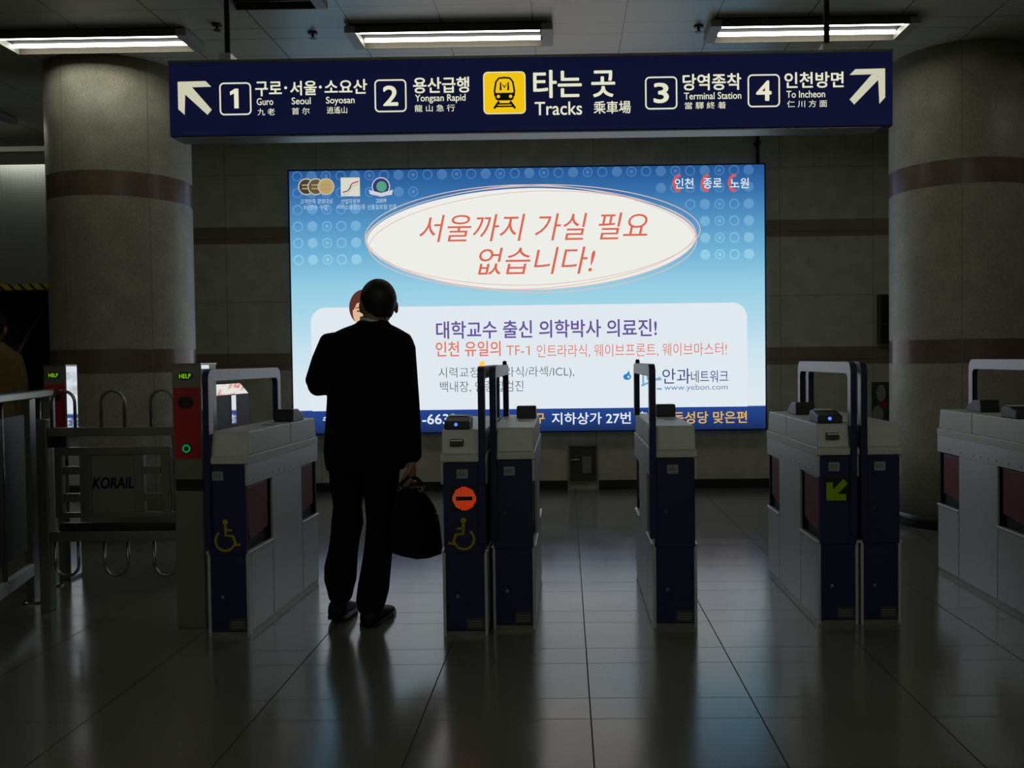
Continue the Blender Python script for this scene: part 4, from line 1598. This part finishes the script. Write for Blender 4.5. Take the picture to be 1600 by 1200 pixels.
tr = []
tr.append(C((-1.065, 4.50, 0.80, 0.105, 0.125), (-1.082, 4.52, 0.69, 0.088, 0.11), (-1.087, 4.53, 0.57, 0.071, 0.085), (-1.090, 4.53, 0.485, 0.080, 0.080), (-1.098, 4.515, 0.42, 0.073, 0.078),
            (-1.108, 4.505, 0.345, 0.074, 0.078), (-1.120, 4.50, 0.27, 0.081, 0.082), (-1.124, 4.505, 0.21, 0.080, 0.084), (-1.125, 4.51, 0.165, 0.067, 0.08), (-1.127, 4.515, 0.12, 0.058, 0.075)))
tr.append(C((-0.918, 4.48, 0.80, 0.108, 0.125), (-0.913, 4.49, 0.64, 0.084, 0.105), (-0.912, 4.49, 0.50, 0.075, 0.085), (-0.922, 4.475, 0.40, 0.071, 0.080), (-0.932, 4.465, 0.315, 0.071, 0.078),
            (-0.940, 4.462, 0.255, 0.074, 0.08), (-0.951, 4.46, 0.18, 0.078, 0.084), (-0.966, 4.462, 0.11, 0.073, 0.082), (-0.970, 4.465, 0.075, 0.064, 0.078)))
to = fuse('trousers', tr, M['trouser'], man, 0.008, 5)
to['label'] = 'black loose suit trousers'


def shoe(name, heel, yaw, pitch, parent):
    bm = B()
    rs = []
    for y, w, h in ((-0.008, 0.024, 0.058), (0.01, 0.036, 0.075), (0.05, 0.040, 0.085), (0.10, 0.041, 0.078), (0.15, 0.046, 0.062), (0.20, 0.049, 0.05), (0.25, 0.044, 0.042), (0.28, 0.030, 0.032), (0.292, 0.014, 0.022)):
        ring_ = []
        for k in range(16):
            a = 2 * PI * k / 16
            x = w * math.copysign(abs(math.cos(a)) ** 0.8, math.cos(a))
            z = h / 2 + h / 2 * math.copysign(abs(math.sin(a)) ** 0.7, math.sin(a))
            ring_.append((x, y, z))
        rs.append(ring_)
    rings(bm, rs)
    sole = B()
    outl = [(-0.034, 0.0), (0.034, 0.0), (0.042, 0.06), (0.044, 0.12), (0.052, 0.2), (0.044, 0.265), (0.018, 0.298), (-0.018, 0.298), (-0.044, 0.265), (-0.052, 0.2), (-0.044, 0.12), (-0.042, 0.06)]
    a = [sole.verts.new((x, y, 0.0)) for x, y in outl]
    b = [sole.verts.new((x, y, 0.02)) for x, y in outl]
    sole.faces.new(a[::-1]); sole.faces.new(b)
    for i in range(len(outl)):
        j = (i + 1) % len(outl)
        sole.faces.new((a[i], a[j], b[j], b[i]))
    bmesh.ops.recalc_face_normals(sole, faces=sole.faces)
    for x in (bm, sole):
        bmesh.ops.scale(x, vec=(1.22, 1.0, 1.1), verts=x.verts)
    T = Matrix.Translation(heel) @ Matrix.Rotation(yaw, 4, 'Z') @ Matrix.Rotation(pitch, 4, 'X')
    for x in (bm, sole):
        bmesh.ops.transform(x, matrix=T, verts=x.verts)
    o = obj(name, bm, M['shoe'], parent, smooth=True)
    obj('sole', sole, M['black'], o, bevel=0.002)
    return o


shoe('shoe', W(-1.131, 4.44, 0.024), 0.03, -0.075, man)
shoe('shoe', W(-0.966, 4.385, 0.0), -0.14, 0.0, man)

# shirt collar band above the jacket
bm = B()
outr, innr = [], []
for k in range(28):
    a = 2 * PI * k / 28
    tilt = 0.014 * -math.cos(a) + 0.004 * math.sin(a)
    for lst, r in ((outr, 0.071), (innr, 0.064)):
        lst.append((r * math.cos(a), r * 1.02 * math.sin(a), tilt))
cc = Vector(W(-0.934, 4.507, 1.464))
rs = [[tuple(cc + Vector(p)) for p in outr], [tuple(cc + Vector((p[0] * 0.965, p[1] * 0.965, p[2] + 0.023))) for p in outr],
      [tuple(cc + Vector((p[0] * 0.965, p[1] * 0.965, p[2] + 0.023))) for p in innr], [tuple(cc + Vector(p)) for p in innr]]
rings(bm, rs, closed=True)
obj('shirt_collar', bm, M['shirt'], man, smooth=False)['label'] = 'pale shirt collar'

# ---- briefcase in the right hand
BX, BY = -0.745, 4.42
bag = thing('briefcase', 'soft black briefcase hanging from the right hand of the man in the suit', 'briefcase', (BX, BY, 0.32))
outl = [(-0.791, 0.672), (-0.720, 0.672), (-0.692, 0.641), (-0.656, 0.581), (-0.634, 0.524), (-0.624, 0.452), (-0.614, 0.336), (-0.672, 0.321), (-0.726, 0.322), (-0.785, 0.342), (-0.838, 0.366), (-0.850, 0.467), (-0.840, 0.577), (-0.82, 0.645)]
cx_, cz_ = -0.745, 0.49
dense = []
for i, p in enumerate(outl):
    q = outl[(i + 1) % len(outl)]
    dense += [p, (p[0] * 0.9 + q[0] * 0.1, p[1] * 0.9 + q[1] * 0.1), (p[0] * 0.1 + q[0] * 0.9, p[1] * 0.1 + q[1] * 0.9)]
outl = dense
bm = B()
rs = []
for yo, sc_ in ((-0.062, 0.80), (-0.056, 0.92), (-0.035, 0.985), (0.0, 1.0), (0.035, 0.985), (0.056, 0.92), (0.062, 0.80)):
    rs.append([(cx_ + (x - cx_) * sc_ - BX, yo + 0.5 * (x - cx_), cz_ + (z - cz_) * sc_ - 0.32) for x, z in outl])
rings(bm, rs)
bo = obj('bag_body', bm, M['bag'], bag, smooth=True)
sb = bo.modifiers.new('subdivision', 'SUBSURF')
sb.levels = 1
sb.render_levels = 2
for yy in (-0.028, 0.028):
    pts = []
    for k in range(11):
        a = PI * k / 10
        pts.append((-0.752 - BX - 0.050 * math.cos(a), yy * (1 - 0.75 * math.sin(a)), 0.345 + 0.04 + 0.03 * 0 + 0.052 * math.sin(a) - 0.036))
    hdl = obj('handle', tube(B(), pts, 0.0075, 8), M['bag'], bag, smooth=True)
    for s in (0, -1):
        q = pts[s]
        obj('handle_ring', tube(B(), [(q[0] + 0.011 * math.cos(2 * PI * k / 10), q[1] - 0.004, q[2] - 0.004 + 0.011 * math.sin(2 * PI * k / 10)) for k in range(10)], 0.0028, 6, True), M['lock'], hdl, smooth=True)
obj('side_ring', tube(B(), [(-0.636 - BX + 0.010 * math.cos(2 * PI * k / 12), 0.015, 0.205 + 0.016 * math.sin(2 * PI * k / 12)) for k in range(12)], 0.003, 6, True), M['lock'], bag, smooth=True)
bm = B()
tube(bm, [(-0.075, -0.03, 0.325), (0.0, 0.0, 0.343), (0.04, 0.025, 0.330)], 0.004, 8)
obj('zipper', bm, M['black'], bag)

# ---- person in the tan jacket beyond the handrail
NX, NY = -4.14, 6.6
p2 = thing('person', 'person in a tan jacket with dark hair beyond the handrail at the left edge', 'person', (NX, NY, 0))
hp, hat2 = head_parts((0.0, 0.02, 1.57), 0.2)
b2 = list(hp)
b2.append(chain([(0, 0, 1.38, 0.06), (0, 0.005, 1.45, 0.055), (0, 0.012, 1.52, 0.054)]))
b2.append(loft_z([(0.82, 0, 0, 0.15, 0.10), (1.0, 0, 0, 0.14, 0.10), (1.25, 0, 0, 0.16, 0.10), (1.36, 0, 0, 0.14, 0.08), (1.42, 0, 0, 0.07, 0.06)]))
for s in (-1, 1):
    b2.append(chain([(s * 0.165, 0, 1.33, 0.042), (s * 0.20, -0.01, 1.06, 0.037), (s * 0.195, 0.03, 0.80, 0.026)]))
    b2.append(chain([(s * 0.085, 0, 0.82, 0.078), (s * 0.09, 0.01, 0.45, 0.055), (s * 0.092, -0.01, 0.09, 0.036)]))
    b2.append(chain([(s * 0.092, -0.01, 0.06, 0.032), (s * 0.10, 0.13, 0.035, 0.030)]))
    b2 += hand((s * 0.195, 0.035, 0.79), (0, 0.08, -1), (-s, 0.1, 0), -s, 0.4, 0.95)
fuse('body', b2, M['skin'], p2, 0.007, 4)
face_features(hat2, 0.2, p2)
hair_cap(hat2, 0.2, p2)
j2 = [loft_z([(0.72, 0, 0, 0.185, 0.14), (0.85, 0, 0, 0.19, 0.142), (1.05, 0, 0, 0.18, 0.13), (1.25, 0, 0, 0.195, 0.13), (1.34, 0, 0, 0.19, 0.115), (1.39, 0, 0, 0.15, 0.098), (1.43, 0, 0.003, 0.09, 0.08), (1.455, 0, 0.006, 0.068, 0.07)], 32, 2.5)]
for s in (-1, 1):
    j2.append(chain([(s * 0.155, 0, 1.335, 0.062), (s * 0.19, -0.005, 1.20, 0.062), (s * 0.202, -0.01, 1.06, 0.058), (s * 0.197, 0.025, 0.83, 0.048)]))
fuse('jacket', j2, M['tan'], p2, 0.010, 5)['label'] = 'tan jacket'
t2 = []
for s in (-1, 1):
    t2.append(chain([(s * 0.085, 0, 0.78, 0.10, 0.115), (s * 0.09, 0.01, 0.48, 0.078), (s * 0.092, -0.005, 0.25, 0.072), (s * 0.092, 0.0, 0.09, 0.066)]))
fuse('trousers', t2, M['trouser'], p2, 0.010, 4)
for s in (-1, 1):
    shoe('shoe', (s * 0.092, -0.08, 0.0), -0.1 * s, 0.0, p2)
